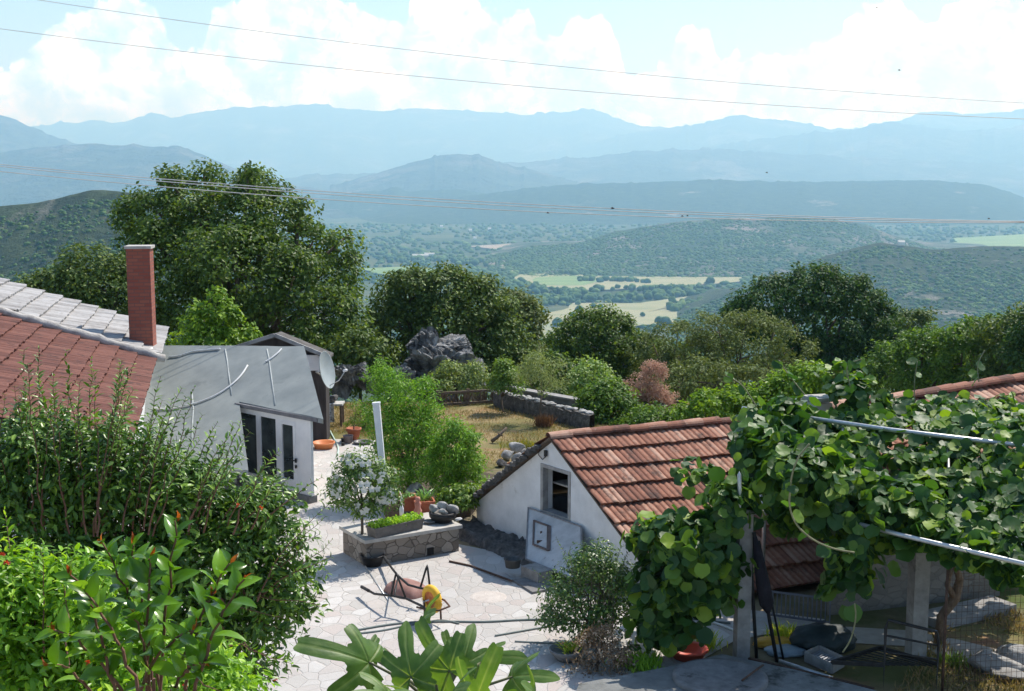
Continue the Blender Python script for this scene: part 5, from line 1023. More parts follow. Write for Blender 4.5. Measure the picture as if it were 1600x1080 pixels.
# crates, bags and pots in the shade
def bag(c, s, mat, lab, nm, seed):
    g = Geo(); V, f = I3; q = V * (0.6 + .5 * noise3(V + seed, 2.2) + .5 * np.abs(noise3(V * 1.0 + seed * 2, 5.5) - .5))[:, None] * A(s) * 1.15; q[:, 2] = np.maximum(q[:, 2], -s[2] * .7); g.add(q + c + A([0, 0, s[2] * .7]), f); return solo(nm, g, mat, lab, nm, c, None, True)
bag(P(1228, 1022), (.3, .2, .06), noisy('pale_blue_plastic', [(.3, (.2, .26, .3)), (.7, (.32, .38, .42))], 5, .4), 'pale blue plastic sheet heaped between the black poles', 'plastic_sheet', 3)
bag(P(1212, 1010), (.34, .14, .08), noisy('yellow_plastic', [(.3, (.6, .3, .03)), (.7, (.68, .4, .06))], 5, .5), 'yellow orange plastic bag behind the pale sheet', 'plastic_bag', 5)
bag(P(1285, 1015), (.45, .3, .22), noisy('dark_tarp', [(.3, (.012, .02, .022)), (.7, (.03, .045, .045))], 4, .6), 'dark green tarpaulin heap in the middle under the pergola', 'tarpaulin', 8)
o = thing('crate', 'flat grey slatted crate lying in front of the dark tarpaulin', 'crate', P(1290, 1035)); ca = [P(1258, 1026, .1), P(1300, 1045, .1), P(1318, 1034, .1), P(1280, 1016, .1)]
g = Geo()
for i in range(4): g.bar(ca[i], ca[(i + 1) % 4], .03, .14)
part('side', g, M_CONC, o); g = Geo()
for t in np.linspace(.08, .92, 9): g.bar(ca[0] * (1 - t) + ca[1] * t, ca[3] * (1 - t) + ca[2] * t, .03, .02)
part('slats', g, noisy('grey_slats', [(.3, (.3, .31, .34)), (.7, (.42, .43, .46))], 8, .7), o)
M_YGR = leafmat('yellow_green_tuft', [(0, (.14, .19, .03)), (.6, (.3, .32, .06)), (1, (.36, .3, .1))], .4, .6)
def tuft(c, n, L, lab, mat, nm='grass_tuft', W=.02, cat='grass tuft', sp=.09):
    g = Geo(); a = rng.random(n) * 2 * pi; T = np.c_[np.cos(a) * .5, np.sin(a) * .5, rng.uniform(.5, 1.4, n)]
    leaf_geo(g, c + np.c_[rng.normal(size=(n, 2)) * sp, np.zeros(n)], T, rdir(n), L * rng.uniform(.5, 1.1, n), W, 'lance'); return solo(nm, g, mat, lab, cat, c)
tuft(P(1225, 1000), 160, .28, 'yellow green grass tuft behind the black poles', M_YGR)
tuft(P(1103, 1012), 160, .26, 'yellow green tuft between hanging vine and concrete post', M_YGR)
tuft(P(1490, 1042), 120, .22, 'green weeds beside the bed headboard', M_SAP)
tuft(P(1000, 1042), 360, .22, 'lime green tuft by the right of the withered plant', M_LIME, W=.03, sp=.12)
tuft(P(848, 668), 220, .42, 'rusty dry grass tuft behind the apex of the small shed', leafmat('rusty_grass', [(0, (.16, .075, .045)), (1, (.28, .16, .09))], .3, .8, k=1))
tuft(P(820, 700), 320, .18, 'yellow flowering weeds on the lawn left of the shed ridge', leafmat('yellow_flowers', [(0, (.14, .16, .03)), (.6, (.26, .25, .04)), (1, (.5, .44, .05))], .3, .6, k=1), 'weeds', .03, 'weeds', .2)
# red basin edge, stones and cistern
pot('basin', 'red plastic basin half hidden behind the cistern slab', 'basin', P(1075, 1028), [(.001, 0), (.2, 0), (.27, .12), (.29, .13), (.28, .15), (.24, .13), (.18, .03), (.001, .03)], noisy('red_plastic', [(.3, (.5, .06, .03)), (.7, (.6, .1, .05))], 5, .5))
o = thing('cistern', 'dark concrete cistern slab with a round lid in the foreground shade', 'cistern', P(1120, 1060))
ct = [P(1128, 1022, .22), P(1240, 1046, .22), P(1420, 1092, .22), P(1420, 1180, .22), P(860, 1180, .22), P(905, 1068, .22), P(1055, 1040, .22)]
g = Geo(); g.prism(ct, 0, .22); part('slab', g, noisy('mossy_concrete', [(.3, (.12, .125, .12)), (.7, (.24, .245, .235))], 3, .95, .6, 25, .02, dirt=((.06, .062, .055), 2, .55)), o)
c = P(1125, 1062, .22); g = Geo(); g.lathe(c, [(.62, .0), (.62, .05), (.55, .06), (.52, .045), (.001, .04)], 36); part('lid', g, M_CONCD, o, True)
g = Geo(); g.tube([c + A([.25, -.2, .07]), c + A([.5, .1, .1]), c + A([.62, .3, .08])], .014, 6); part('handle', g, M_RUST, o, True)
for a, b, s, lab in ((1545, 1048, .34, 'grey boulder at the right edge of the yard'), (1590, 1040, .3, 'pale flat rubble stone at the right frame edge'), (1575, 1062, .22, 'small grey stone before the boulder at the right edge')):
    c = P(a, b); g = Geo(); rock_geo(g, c + A([0, 0, s * .35]), (s * 1.3, s, s * .55), int(a), I3, .5); solo('stone', g, M_LIME_ST if 'pale' in lab else M_CONC, lab, 'stone', c, None, True)
# wire mesh fence in the right foreground
o = thing('wire_fence', 'thin wire mesh fence at the right in front of the grass', 'fence', P(1560, 1075)); n0, n1 = P(1472, 1082), P(1660, 1070)
for q in (n0, n1): g = Geo(); g.tube([q, q + A([0, 0, 1.75])], .018, 6); part('post', g, M_RUST, o, True)
g = Geo(); nd = n1 - n0
for t in np.linspace(0, 1, 24): g.bar(n0 + nd * t, n0 + nd * t + A([0, 0, 1.7]), .0035)
for z in np.linspace(.05, 1.7, 20): g.bar(n0 + A([0, 0, z]), n1 + A([0, 0, z]), .0035)
part('mesh', g, M_RUST, o)
# ================================================================== PLANTS IN THE YARD
M_MYR = leafmat('small_dark_leaves', [(0, (.02, .045, .016)), (.5, (.04, .075, .022)), (.9, (.08, .12, .035)), (1, (.14, .18, .06))], .3, .38, .6)
c = P(928, 1008); L = lobes_px(c[1], [(920, 925, 66, 52), (890, 945, 45, 42), (960, 925, 45, 48), (930, 880, 38, 32), (925, 960, 62, 34), (868, 965, 28, 20), (975, 965, 32, 28)])
o = thing('round_shrub', 'round dark small-leaved shrub in front of the shed gable', 'shrub', c)
g = Geo(); crown(g, L, 7500, .055, .2, .45, 'lance', .5, 26); gs = Geo(); dirs = [A([rng.normal(0, .35), rng.normal(0, .3), rng.uniform(1.15, 1.65)]) for _ in range(26)]; stemmed(g, gs, c, dirs, .055, .05, wid=.45, t0=.5, sr=.007)
part('foliage', g, M_MYR, o); limbs(gs, c, L, .05, .35); part('stems', gs, BARK, o)
M_DRY = leafmat('withered_leaves', [(0, (.12, .085, .055)), (.6, (.26, .18, .12)), (1, (.4, .3, .22))], .2, .9, .1, k=1)
c = P(930, 1050); o = thing('withered_plant', 'withered brown plant at the foot of the round shrub', 'plant', c); L = lobes_px(c[1], [(930, 1010, 38, 26), (950, 1030, 40, 26), (920, 1040, 26, 18), (965, 1015, 26, 14), (940, 992, 34, 14)])
g = Geo(); crown(g, L, 1500, .06, .16, .2, 'lance', .35, 16); part('leaves', g, M_DRY, o); g = Geo(); limbs(g, c, L, .03, .3); part('stems', g, BARK, o)
c = P(886, 1032); o = thing('planted_bowl', 'low dark bowl with a yellow green plant on the paving', 'planter', c); g = Geo(); g.lathe(c, [(.001, 0), (.13, 0), (.24, .13), (.26, .17), (.24, .18), (.2, .13), (.001, .12)], 20); part('bowl', g, M_CONCD, o, True)
g = Geo(); spiky(.2, 60, .03)(g, c + A([.04, 0, .13])); part('plant', g, M_YGR, o)
# white flowering standard tree
c = P(563, 878); o = thing('flowering_tree', 'small standard tree covered in white flowers beside the planter wall', 'tree', c)
L = lobes_px(c[1], [(565, 760, 46, 36), (535, 775, 26, 28), (590, 745, 30, 26), (560, 725, 30, 18), (605, 780, 22, 18), (545, 745, 26, 24), (575, 795, 28, 18)])
M_FLT = leafmat('flowering_tree_leaves', [(0, (.03, .06, .02)), (.5, (.06, .1, .03)), (1, (.14, .19, .06))], .3, .4, .5)
g = Geo(); crown(g, L, 4600, .075, .16, .4, 'lance', .42, 18); part('crown', g, M_FLT, o)
g = Geo(); top = L[0][:3] - A([0, 0, .25]); g.tube([c, (c + top) / 2 + A([.02, 0, 0]), top], [.032, .026, .022], 7)
for l in L: g.tube([top - A([0, 0, .1]), (top + l[:3]) / 2, l[:3]], [.018, .012, .006], 5)
part('trunk', g, BARK, o, True)
M_PET = leafmat('white_petals', [(0, (.72, .72, .66)), (1, (.82, .82, .78))], .35, .6, .3, (1, 1, .95), 1)
nf = 100; li = rng.integers(0, len(L), nf); d = rdir(nf); d[:, 2] = np.abs(d[:, 2]) * .9; d[:, 1] = -np.abs(d[:, 1]) * rng.choice([1, -1], nf, p=[.75, .25]); q = L[li, :3] + d * L[li, 3:6] * 1.05
for i in range(nf):
    g = Geo(); a = np.arange(5) * 2 * pi / 5; x = unit(np.cross(d[i], A([.3, .2, 1]))); y = np.cross(d[i], x); leaf_geo(g, np.repeat(q[i][None], 5, 0), np.cos(a)[:, None] * x + np.sin(a)[:, None] * y + d[i] * .25, d[i] + rng.normal(size=(5, 3)) * .1, .072, .062, 'quad'); part('flower', g, M_PET, o)
# tall bright shrub
M_BRI = leafmat('bright_shrub_leaves', [(0, (.045, .1, .015)), (.5, (.09, .17, .025)), (.9, (.15, .24, .04)), (1, (.22, .3, .06))], .4, .45, .4)
c = P(645, 792, .15); c[1] = 26; c[0] = D(640, 780, 26)[0]; c[2] = .15
o = thing('tall_bright_shrub', 'tall bright green feathery shrub in the bed behind the white post', 'shrub', c)
L = lobes_px(26, [(598, 588, 24, 30, .5), (605, 625, 42, 45, .3), (630, 615, 30, 30), (655, 625, 34, 34, .2), (640, 670, 50, 48), (668, 650, 22, 26), (612, 690, 42, 46), (660, 715, 44, 44), (620, 740, 40, 40)])
g = Geo(); crown(g, L, 13000, .10, .2, .5, 'lance', .22, 34, .1, .4); part('foliage', g, M_BRI, o); g = Geo(); limbs(g, c, L, .06, .3); part('stems', g, BARK, o)
c = A([D(712, 770, 25.2)[0], 25.2, .15]); o = thing('bright_shrub', 'smaller bright green shrub at the lower right of the tall one', 'shrub', c)
L = lobes_px(25.2, [(712, 682, 26, 26), (705, 710, 38, 34), (735, 695, 22, 20), (690, 735, 36, 36), (730, 735, 32, 34), (715, 762, 40, 28)])
g = Geo(); crown(g, L, 8000, .10, .19, .5, 'lance', .24, 30, .1, .4); part('foliage', g, M_BRI, o); g = Geo(); limbs(g, c, L, .05, .3); part('stems', g, BARK, o)
c = A([D(722, 785, 24.0)[0], 24.0, .15]); o = thing('leafy_bush', 'low leafy bush tucked by the left eave corner of the shed', 'bush', c)
L = lobes_px(24, [(722, 780, 28, 20), (700, 785, 20, 14), (735, 772, 18, 16)]); g = Geo(); crown(g, L, 1500, .1, .14, .5, 'lance', .4, 20); part('foliage', g, M_SAP, o); g = Geo(); limbs(g, c, L, .03, .3); part('stems', g, BARK, o)
c = P(572, 672); o = thing('young_shrub', 'young yellow green shrub on the lawn left of the white post', 'shrub', c); L = lobes_px(c[1], [(570, 655, 16, 20), (578, 670, 14, 16), (562, 668, 10, 12)])
g = Geo(); crown(g, L, 1100, .08, .15, .5, 'lance', .35, 20); part('foliage', g, M_SAP, o); g = Geo(); limbs(g, c, L, .03, .3); part('stems', g, BARK, o)
#@@PART5
# ================================================================== TREES AND SHRUBS BEYOND
M_OAK = leafmat('walnut_leaves', [(0, (.028, .05, .016)), (.5, (.05, .08, .024)), (.85, (.09, .125, .035)), (1, (.14, .17, .05))], .4, .5, .3)
M_OAK2 = leafmat('oak_leaves', [(0, (.03, .05, .02)), (.5, (.055, .08, .027)), (.85, (.095, .12, .04)), (1, (.13, .15, .05))], .28, .55, .3)
M_DARKT = leafmat('dark_tree_leaves', [(0, (.014, .034, .014)), (.5, (.026, .056, .02)), (.9, (.05, .085, .028)), (1, (.08, .12, .04))], .3, .6, .3)
M_OLIVE = leafmat('olive_leaves', [(0, (.05, .062, .03)), (.5, (.085, .1, .045)), (1, (.14, .15, .08))], .25, .6, .3)
M_HEDGE = leafmat('hedge_leaves', [(0, (.035, .065, .016)), (.5, (.065, .11, .025)), (1, (.11, .16, .04))], .4, .5, .3)
M_LIMET = leafmat('lime_leaves', [(0, (.05, .095, .012)), (.5, (.1, .155, .02)), (1, (.18, .24, .035))], .38, .5, .35)
def gbase(px, Y): x = D(px, 500, Y)[0]; return A([x, Y, float(h_ground(A([x]), A([float(Y)]))[0])])
def T(name, lab, px, Y, spec, mat, n, size, r0=.2, cat='tree', **kw):
    w_ = 1.0 if name == 'walnut_tree' or cat == 'bush' and n < 2300 else 1.17; spec = [(s_[0], s_[1], s_[2] * w_, s_[3] * w_, *s_[4:]) for s_ in spec]; n = int(n * w_ * w_); L = lobes_px(Y, spec); b = gbase(px, Y); top = L[:, 2].min()
    return tree(name, lab, cat, b, L, mat, n, size, r0=r0, **kw)
T('walnut_tree', 'largest tree, broad dark green crown behind the brick chimney', 370, 43, [(300, 310, 62, 42, 1), (385, 305, 60, 38, 1), (245, 345, 62, 50, 0), (340, 350, 90, 60, 0), (430, 350, 70, 52, 0), (490, 390, 66, 44, .5), (520, 430, 46, 42, 0), (260, 410, 80, 60, -1), (370, 420, 100, 70, -2), (460, 450, 80, 60, -1.5), (300, 490, 90, 60, -1.5), (430, 510, 90, 55, -2), (520, 500, 50, 50, -1), (540, 550, 40, 40, -.5), (262, 283, 16, 18, 0), (318, 272, 26, 16, 1), (388, 275, 16, 20, 0), (412, 290, 20, 16, 1), (470, 330, 24, 18, 0), (545, 372, 18, 16, 0), (205, 330, 20, 18, 0), (545, 450, 26, 20, 0)], M_OAK, 42000, .155, r0=.32, clump=.5, per=60)
T('bushy_tree', 'dense bushy tree at the left between the pale roof and the scrub hillside', 130, 40, [(150, 430, 50, 38), (100, 450, 50, 30), (190, 460, 45, 45), (60, 465, 40, 26), (170, 500, 60, 40), (120, 495, 60, 30)], M_OAK2, 11000, .14, .16, clump=.42)
T('acacia_tree', 'light yellow green young tree rising right of the brick chimney', 330, 35, [(335, 480, 20, 26), (318, 500, 30, 18), (350, 505, 26, 24), (370, 525, 24, 16), (310, 530, 40, 18), (335, 535, 50, 20)], M_LIMET, 3400, .14, .08, clump=.3)
T('oak_tree', 'round green oak crown right of the large walnut, above the rocks', 680, 47, [(640, 460, 46, 36), (690, 455, 52, 32), (745, 475, 48, 38), (620, 510, 46, 44), (690, 510, 70, 52), (755, 520, 50, 44), (790, 540, 36, 40), (700, 560, 80, 44), (780, 580, 46, 34), (620, 560, 40, 40)], M_OAK2, 24000, .155, .24, clump=.44)
T('small_oak', 'smaller olive green tree right behind the round oak', 810, 56, [(800, 480, 30, 24), (822, 500, 28, 30), (790, 505, 36, 30), (815, 540, 34, 30)], M_OLIVE, 4200, .18, .14, clump=.42)
T('field_maple', 'rounded tree standing below the lower valley field', 930, 52, [(935, 510, 44, 24), (900, 530, 34, 30), (965, 525, 38, 28), (930, 550, 60, 36), (985, 555, 34, 30), (895, 570, 36, 32), (940, 590, 60, 30)], M_OAK, 13000, .15, .18, clump=.42)
T('chestnut_tree', 'large dark domed tree at right with tight glossy foliage', 1290, 62, [(1270, 455, 62, 34), (1215, 475, 56, 34), (1325, 475, 56, 38), (1360, 520, 46, 44), (1290, 510, 86, 50), (1200, 510, 60, 34), (1170, 490, 34, 22), (1350, 565, 50, 40), (1290, 570, 90, 44), (1385, 560, 36, 40)], M_DARKT, 28000, .18, .3, clump=.42)
T('olive_tree', 'grey green olive in front of the dark domed tree', 1160, 50, [(1120, 515, 46, 26), (1165, 515, 52, 26), (1210, 530, 50, 30), (1150, 550, 70, 34), (1230, 560, 46, 36), (1190, 585, 70, 34)], M_OLIVE, 7500, .15, .16, clump=.36, wid=.4)
T('olive_tree', 'dull green olive left of the olive before the domed tree', 1050, 50, [(1060, 530, 46, 24), (1020, 545, 34, 26), (1090, 550, 44, 32), (1040, 580, 46, 32), (1100, 590, 52, 34)], M_OLIVE, 6000, .15, .16, clump=.36, wid=.4)
T('olive_tree', 'grey dense olive behind the pink smoke bush', 1090, 42, [(1090, 590, 44, 28), (1060, 605, 40, 26), (1130, 600, 40, 30), (1180, 605, 44, 30)], M_OLIVE, 4800, .13, .14, clump=.32, wid=.4)
T('roadside_tree', 'yellowish tree peeping right behind the dark domed crown', 1410, 75, [(1415, 505, 30, 18), (1440, 500, 24, 14), (1400, 530, 34, 24), (1430, 535, 36, 26)], M_OAK2, 3000, .2, .14, clump=.45)
for k, (cx, lab, m_) in enumerate([(1455, 'green hedge tree, leftmost of the row at the right edge', M_HEDGE), (1520, 'yellow green hedge tree in the middle of the right row', M_HEDGE), (1580, 'darker tall hedge tree at the right frame edge', M_OAK2)]):
    T('hedge_tree', lab, cx, 50 - k * 2, [(cx - 15, 545 - k * 14, 38, 24), (cx + 20, 535 - k * 14, 40, 22), (cx, 570 - k * 8, 52, 34), (cx + 5, 600 - k * 5, 56, 26)], m_, 5200, .16, .16, clump=.38)
T('hedge_tree', 'darkest hedge tree half cut by the right frame edge', 1640, 44, [(1620, 515, 40, 30), (1650, 540, 50, 50), (1610, 560, 40, 40)], M_DARKT, 3600, .17, .16, clump=.4)
T('lime_bush', 'lime yellow bush behind the pergola corner', 1240, 33, [(1235, 605, 34, 18), (1200, 620, 34, 16), (1260, 590, 28, 18), (1170, 630, 34, 16), (1285, 610, 30, 20)], M_LIMET, 3600, .13, .06, 'bush', clump=.28, trunk='stems', crownname='foliage')
T('lime_bush', 'bright green bush above the right half of the shed ridge', 1110, 33, [(1110, 630, 30, 14), (1140, 625, 26, 14), (1080, 645, 26, 10), (1120, 648, 40, 12)], M_LIMET, 2400, .12, .06, 'bush', clump=.26, trunk='stems', crownname='foliage')
T('green_bush', 'wide mid green bush between the garden wall and the shed ridge', 900, 37.5, [(890, 640, 36, 18), (870, 625, 26, 16), (985, 655, 40, 14), (1010, 660, 30, 10)], M_OAK2, 3400, .11, .05, 'bush', clump=.28, trunk='stems', crownname='foliage')
T('green_bush', 'taller mid green bush right of the garden wall end', 945, 35, [(945, 620, 34, 22), (925, 638, 26, 20), (965, 640, 34, 24), (945, 655, 46, 22)], M_HEDGE, 5200, .11, .06, 'bush', clump=.28, trunk='stems', crownname='foliage')
M_SMOKE = leafmat('smoke_plumes', [(0, (.42, .25, .18)), (.5, (.55, .36, .27)), (1, (.64, .46, .37))], .4, .9, .05, (1, .9, .85), 1)
M_STEMS = BARK
L = lobes_px(37, [(1022, 580, 24, 15), (1010, 600, 32, 17), (1030, 618, 30, 17), (1048, 636, 26, 14), (985, 598, 14, 12), (1000, 625, 28, 17), (1060, 640, 16, 12), (995, 642, 24, 12)]); b = gbase(1015, 37)
o = thing('smoke_bush', 'pink smoke bush with fluffy plumes behind the shed ridge', 'bush', b); g = Geo(); crown(g, L, 7000, .08, .18, .3, 'quad', .35, 40, 0, .3); part('plumes', g, M_SMOKE, o)
g = Geo(); crown(g, lobes_px(37.3, [(1015, 625, 36, 24), (1000, 645, 36, 14)]), 1100, .12, .25); part('leaves', g, M_OAK2, o); g = Geo(); limbs(g, b, L, .05, .4); part('stems', g, BARK, o)
T('grey_bush', 'pale grey green bush at the foot of the tall limestone outcrop', 715, 38.2, [(705, 585, 24, 18), (735, 590, 26, 20), (715, 600, 36, 16), (690, 597, 20, 14)], leafmat('grey_green_leaves', [(0, (.08, .1, .045)), (.6, (.14, .17, .08)), (1, (.24, .25, .13))], .3, .6), 3000, .09, .05, 'bush', clump=.22, trunk='stems', crownname='foliage')
T('sapling', 'small bushy fruit sapling at the corner of fence and wall', 786, 36.0, [(788, 580, 18, 16), (778, 592, 14, 12), (800, 590, 14, 12), (790, 603, 22, 12)], M_SAP, 1700, .09, .035, clump=.2)
T('young_olive', 'thin young olive with grey airy crown on the lawn', 842, 34.4, [(842, 570, 26, 18), (822, 585, 22, 16), (862, 585, 24, 18), (842, 595, 34, 16)], leafmat('young_olive_leaves', [(0, (.11, .13, .08)), (1, (.22, .23, .16))], .3, .6), 1700, .085, .03, clump=.25, wid=.3, fork=.6)
T('pale_sapling', 'pale leaved sapling right of the young olive beyond the wall', 925, 39, [(920, 575, 22, 14), (935, 590, 26, 16), (905, 595, 20, 14), (925, 610, 30, 14)], leafmat('pale_sapling_leaves', [(0, (.09, .13, .05)), (1, (.2, .25, .11))], .35, .5), 2200, .10, .04, clump=.22)
T('understory_bush', 'dark bush filling the gap right of the satellite dish', 560, 40, [(555, 545, 36, 26), (580, 555, 30, 24), (530, 560, 24, 22), (545, 600, 30, 16), (595, 580, 20, 24)], M_OAK2, 3400, .14, .07, 'bush', clump=.34, trunk='stems', crownname='foliage')
T('understory_bush', 'dark bush above the right end of the garden wall', 880, 41, [(880, 590, 34, 20), (860, 575, 30, 20), (905, 605, 26, 14), (855, 605, 26, 14)], M_OAK, 3000, .14, .07, 'bush', clump=.32, trunk='stems', crownname='foliage')
T('green_bush', 'low bush filling the ground under the pink smoke bush', 1030, 34, [(1020, 652, 36, 12), (1060, 656, 30, 10), (985, 660, 24, 9)], M_HEDGE, 2300, .1, .04, 'bush', clump=.22, trunk='stems', crownname='foliage')
for a_, y_, Y_, lab, m_, sz in [(1000, 570, 58, 'belt tree between the field maple and the left olive', M_OAK2, 1.0), (1105, 570, 60, 'darker belt tree between the two olives', M_OAK, 1.0), (1420, 580, 52, 'pale green belt tree right of the dark domed tree', M_HEDGE, 1.1), (1480, 570, 58, 'mid green belt tree before the right row of hedge trees', M_OAK, 1.0), (860, 560, 60, 'small dark belt tree between the small oak and the field maple', M_OAK, .8)]:
    T('belt_tree', lab, a_, Y_, [(a_ - 28 * sz, y_, 40 * sz, 30 * sz), (a_ + 26 * sz, y_ - 6, 38 * sz, 30 * sz), (a_, y_ - 22 * sz, 34 * sz, 22 * sz), (a_, y_ + 30, 60 * sz, 32 * sz)], m_, 5200, .17, .15, clump=.4)
# far slope wood between the trees and the valley
r_ = np.random.default_rng(77); px = r_.uniform(-300, 1900, 2600); yy = np.where(r_.random(2600) < .12, r_.uniform(48, 62, 2600), r_.uniform(62, 420, 2600)) ; xx = (px - 800) / F * yy; zz = h_ground(xx, yy)
top_py = 540 - F * np.tan(np.arctan((zz + 4 - H) / yy) + PITCH); k = (top_py > 455) ; g = Geo(); q = np.c_[xx, yy, zz + .8][k]
Cc = []; 
for c_, s_ in zip(q, r_.uniform(1.2, 2.6, len(q))): Cc.append([*c_, s_, s_, s_ * .9])
crown(g, Cc, 42000, .42, .9, .4, 'quad', .8, 24); setting('slope_wood', g, M_OAK2, 'stuff')
# ================================================================== FOREGROUND SHRUBS
M_POM = leafmat('pomegranate_leaves', [(0, (.022, .046, .01)), (.4, (.042, .082, .016)), (.8, (.085, .14, .026)), (1, (.14, .2, .04))], .25, .38, .45)
M_REDW = noisy('reddish_twig', [(.3, (.12, .06, .04)), (.7, (.24, .12, .08))], 20, .8)
b = A([-3.9, 13.4, 0]); o = thing('pomegranate_bush', 'big dark pomegranate bush with upright shoots before the house roof', 'bush', b)
rp = np.random.default_rng(50); L = lobes_px(13.4, [(60, 748, 120, 100), (180, 742, 100, 84), (285, 775, 84, 66), (120, 860, 150, 110), (300, 870, 130, 70), (385, 830, 60, 58), (415, 800, 44, 44), (435, 885, 50, 50), (430, 930, 60, 60), (380, 960, 80, 60), (230, 960, 150, 90), (60, 950, 140, 100), (350, 1030, 90, 70), (-80, 800, 120, 160)])
g = Geo(); crown(g, L, 44000, .105, .3, .5, 'lance', .36, 18, .15, .3, rp); gs = Geo(); limbs(gs, b, L, .07, .3, 7, rp)
def shoots(tips, Y, base_py=880, L_=.095, gap=.055, sr=.008):
    for tx, ty, bx in tips:
        e = D(tx, ty, Y + rp.uniform(-.5, .5)); s_ = D(bx, base_py, Y + rp.uniform(-.2, .2)); stemmed(g, gs, s_, [e - s_], L_, gap, t0=.12 if base_py > 900 else .3, wid=.3, sr=sr, r=rp, arch=.15)
shoots([(90, 545, 100), (115, 600, 120), (140, 590, 130), (50, 620, 60), (25, 600, 25), (150, 560, 145), (195, 565, 165), (180, 620, 165), (215, 590, 180), (5, 650, 10), (75, 600, 80), (285, 605, 235), (320, 650, 260), (255, 640, 215), (365, 655, 300), (395, 690, 320), (340, 690, 280), (425, 720, 340), (450, 745, 370), (120, 640, 110), (60, 580, 70), (240, 660, 210), (300, 680, 260), (-30, 610, -20), (160, 640, 150)], 13.2, 840)
shoots([(tx + rp.normal(0, 12), ty + abs(rp.normal(0, 22)), bx + rp.normal(0, 18)) for tx, ty, bx in [(90, 545, 100), (115, 590, 120), (40, 600, 40), (150, 560, 145), (195, 565, 165), (215, 590, 180), (10, 620, 10), (285, 605, 235), (320, 640, 260), (255, 610, 215), (365, 655, 300), (395, 690, 320), (340, 670, 280), (425, 720, 340), (450, 745, 370), (60, 580, 70)] * 2], 12.9, 830, .11, .05)
shoots([(505, 800, 400), (515, 840, 410), (500, 780, 390), (490, 830, 400), (512, 870, 400), (495, 880, 400), (505, 950, 380), (500, 985, 370), (480, 900, 380), (470, 960, 370), (460, 1010, 350), (465, 770, 380), (488, 930, 380), (450, 1050, 340)], 13.2, 930, .085, .05)
part('foliage', g, M_POM, o); part('stems', gs, M_REDW, o)
M_FLW = leafmat('scarlet_flowers', [(0, (.5, .05, .02)), (1, (.6, .1, .03))], .3, .5, k=1)
for a, b_, Y in ((372, 790, 12.0), (408, 794, 11.9), (432, 1062, 11.5)):
    c = D(a, b_, Y); n = 9; g = Geo(); leaf_geo(g, np.repeat(c[None], n, 0), rdir(n, rp) + A([0, 0, .5]), rdir(n, rp), .03, .02, 'quad'); part('flower', g, M_FLW, o)
# lime pomegranate in the near left corner
M_LIMEP = leafmat('lime_young_leaves', [(0, (.06, .12, .012)), (.5, (.12, .21, .02)), (.9, (.2, .3, .03)), (1, (.28, .36, .05))], .42, .38, .5)
b = A([-3.0, 7.6, 0]); o = thing('lime_shrub', 'lime green fine-leaved shrub filling the near left corner', 'shrub', b)
rp = np.random.default_rng(51); L = lobes_px(7.6, [(20, 960, 110, 90), (110, 940, 80, 70), (60, 1060, 150, 100), (200, 1060, 110, 90), (320, 1075, 90, 60), (-60, 1000, 100, 120)])
g = Geo(); crown(g, L, 15000, .075, .17, .5, 'lance', .36, 24, .1, .3, rp); gs = Geo(); limbs(gs, b, L, .06, .75, 7, rp)
shoots([(25, 800, 30), (10, 850, 5), (105, 860, 95), (85, 850, 90), (130, 880, 110), (45, 880, 50), (160, 930, 140), (190, 940, 160), (60, 900, 60), (145, 900, 120), (5, 900, 20), (100, 890, 100), (350, 1015, 300), (380, 1040, 320), (405, 1050, 330), (300, 1010, 270), (330, 1000, 290), (400, 1075, 330), (240, 980, 220), (-10, 830, -20)], 7.5, 1020, .075, .04, .005)
part('foliage', g, M_LIMEP, o); part('stems', gs, M_REDW, o)
for a, b_ in ((3, 868), (10, 880), (138, 1035), (290, 1072)):
    c = D(a, b_, 7.2); n = 9; g = Geo(); leaf_geo(g, np.repeat(c[None], n, 0), rdir(n, rp) + A([0, 0, .5]), rdir(n, rp), .022, .016, 'quad'); part('flower', g, M_FLW, o)
# big glossy leaved shrub
M_BIG = leafmat('glossy_leaves', [(0, (.03, .07, .008)), (.5, (.06, .125, .012)), (.85, (.1, .185, .02)), (1, (.14, .23, .03))], .42, .28, .5)
M_REDL = leafmat('red_young_leaves', [(0, (.3, .05, .015)), (1, (.45, .14, .03))], .45, .35, k=1)
b = A([-1.75, 5.6, 0]); o = thing('glossy_shrub', 'shrub with large glossy leaves and red young tips in the near left', 'shrub', b)
g = Geo(); gs = Geo(); gr = Geo(); rp = np.random.default_rng(52)
sh = [((250, 1075), (278, 815)), ((255, 1080), (160, 850)), ((240, 1060), (205, 850)), ((270, 1080), (360, 880)), ((220, 1080), (110, 900)), ((290, 1075), (330, 930)), ((230, 1090), (235, 870)), ((200, 1090), (85, 985)), ((300, 1090), (380, 905)), ((180, 1090), (140, 940)), ((215, 1085), (300, 985)), ((260, 1100), (320, 1040)), ((150, 1095), (75, 1040)), ((240, 1100), (210, 960))]
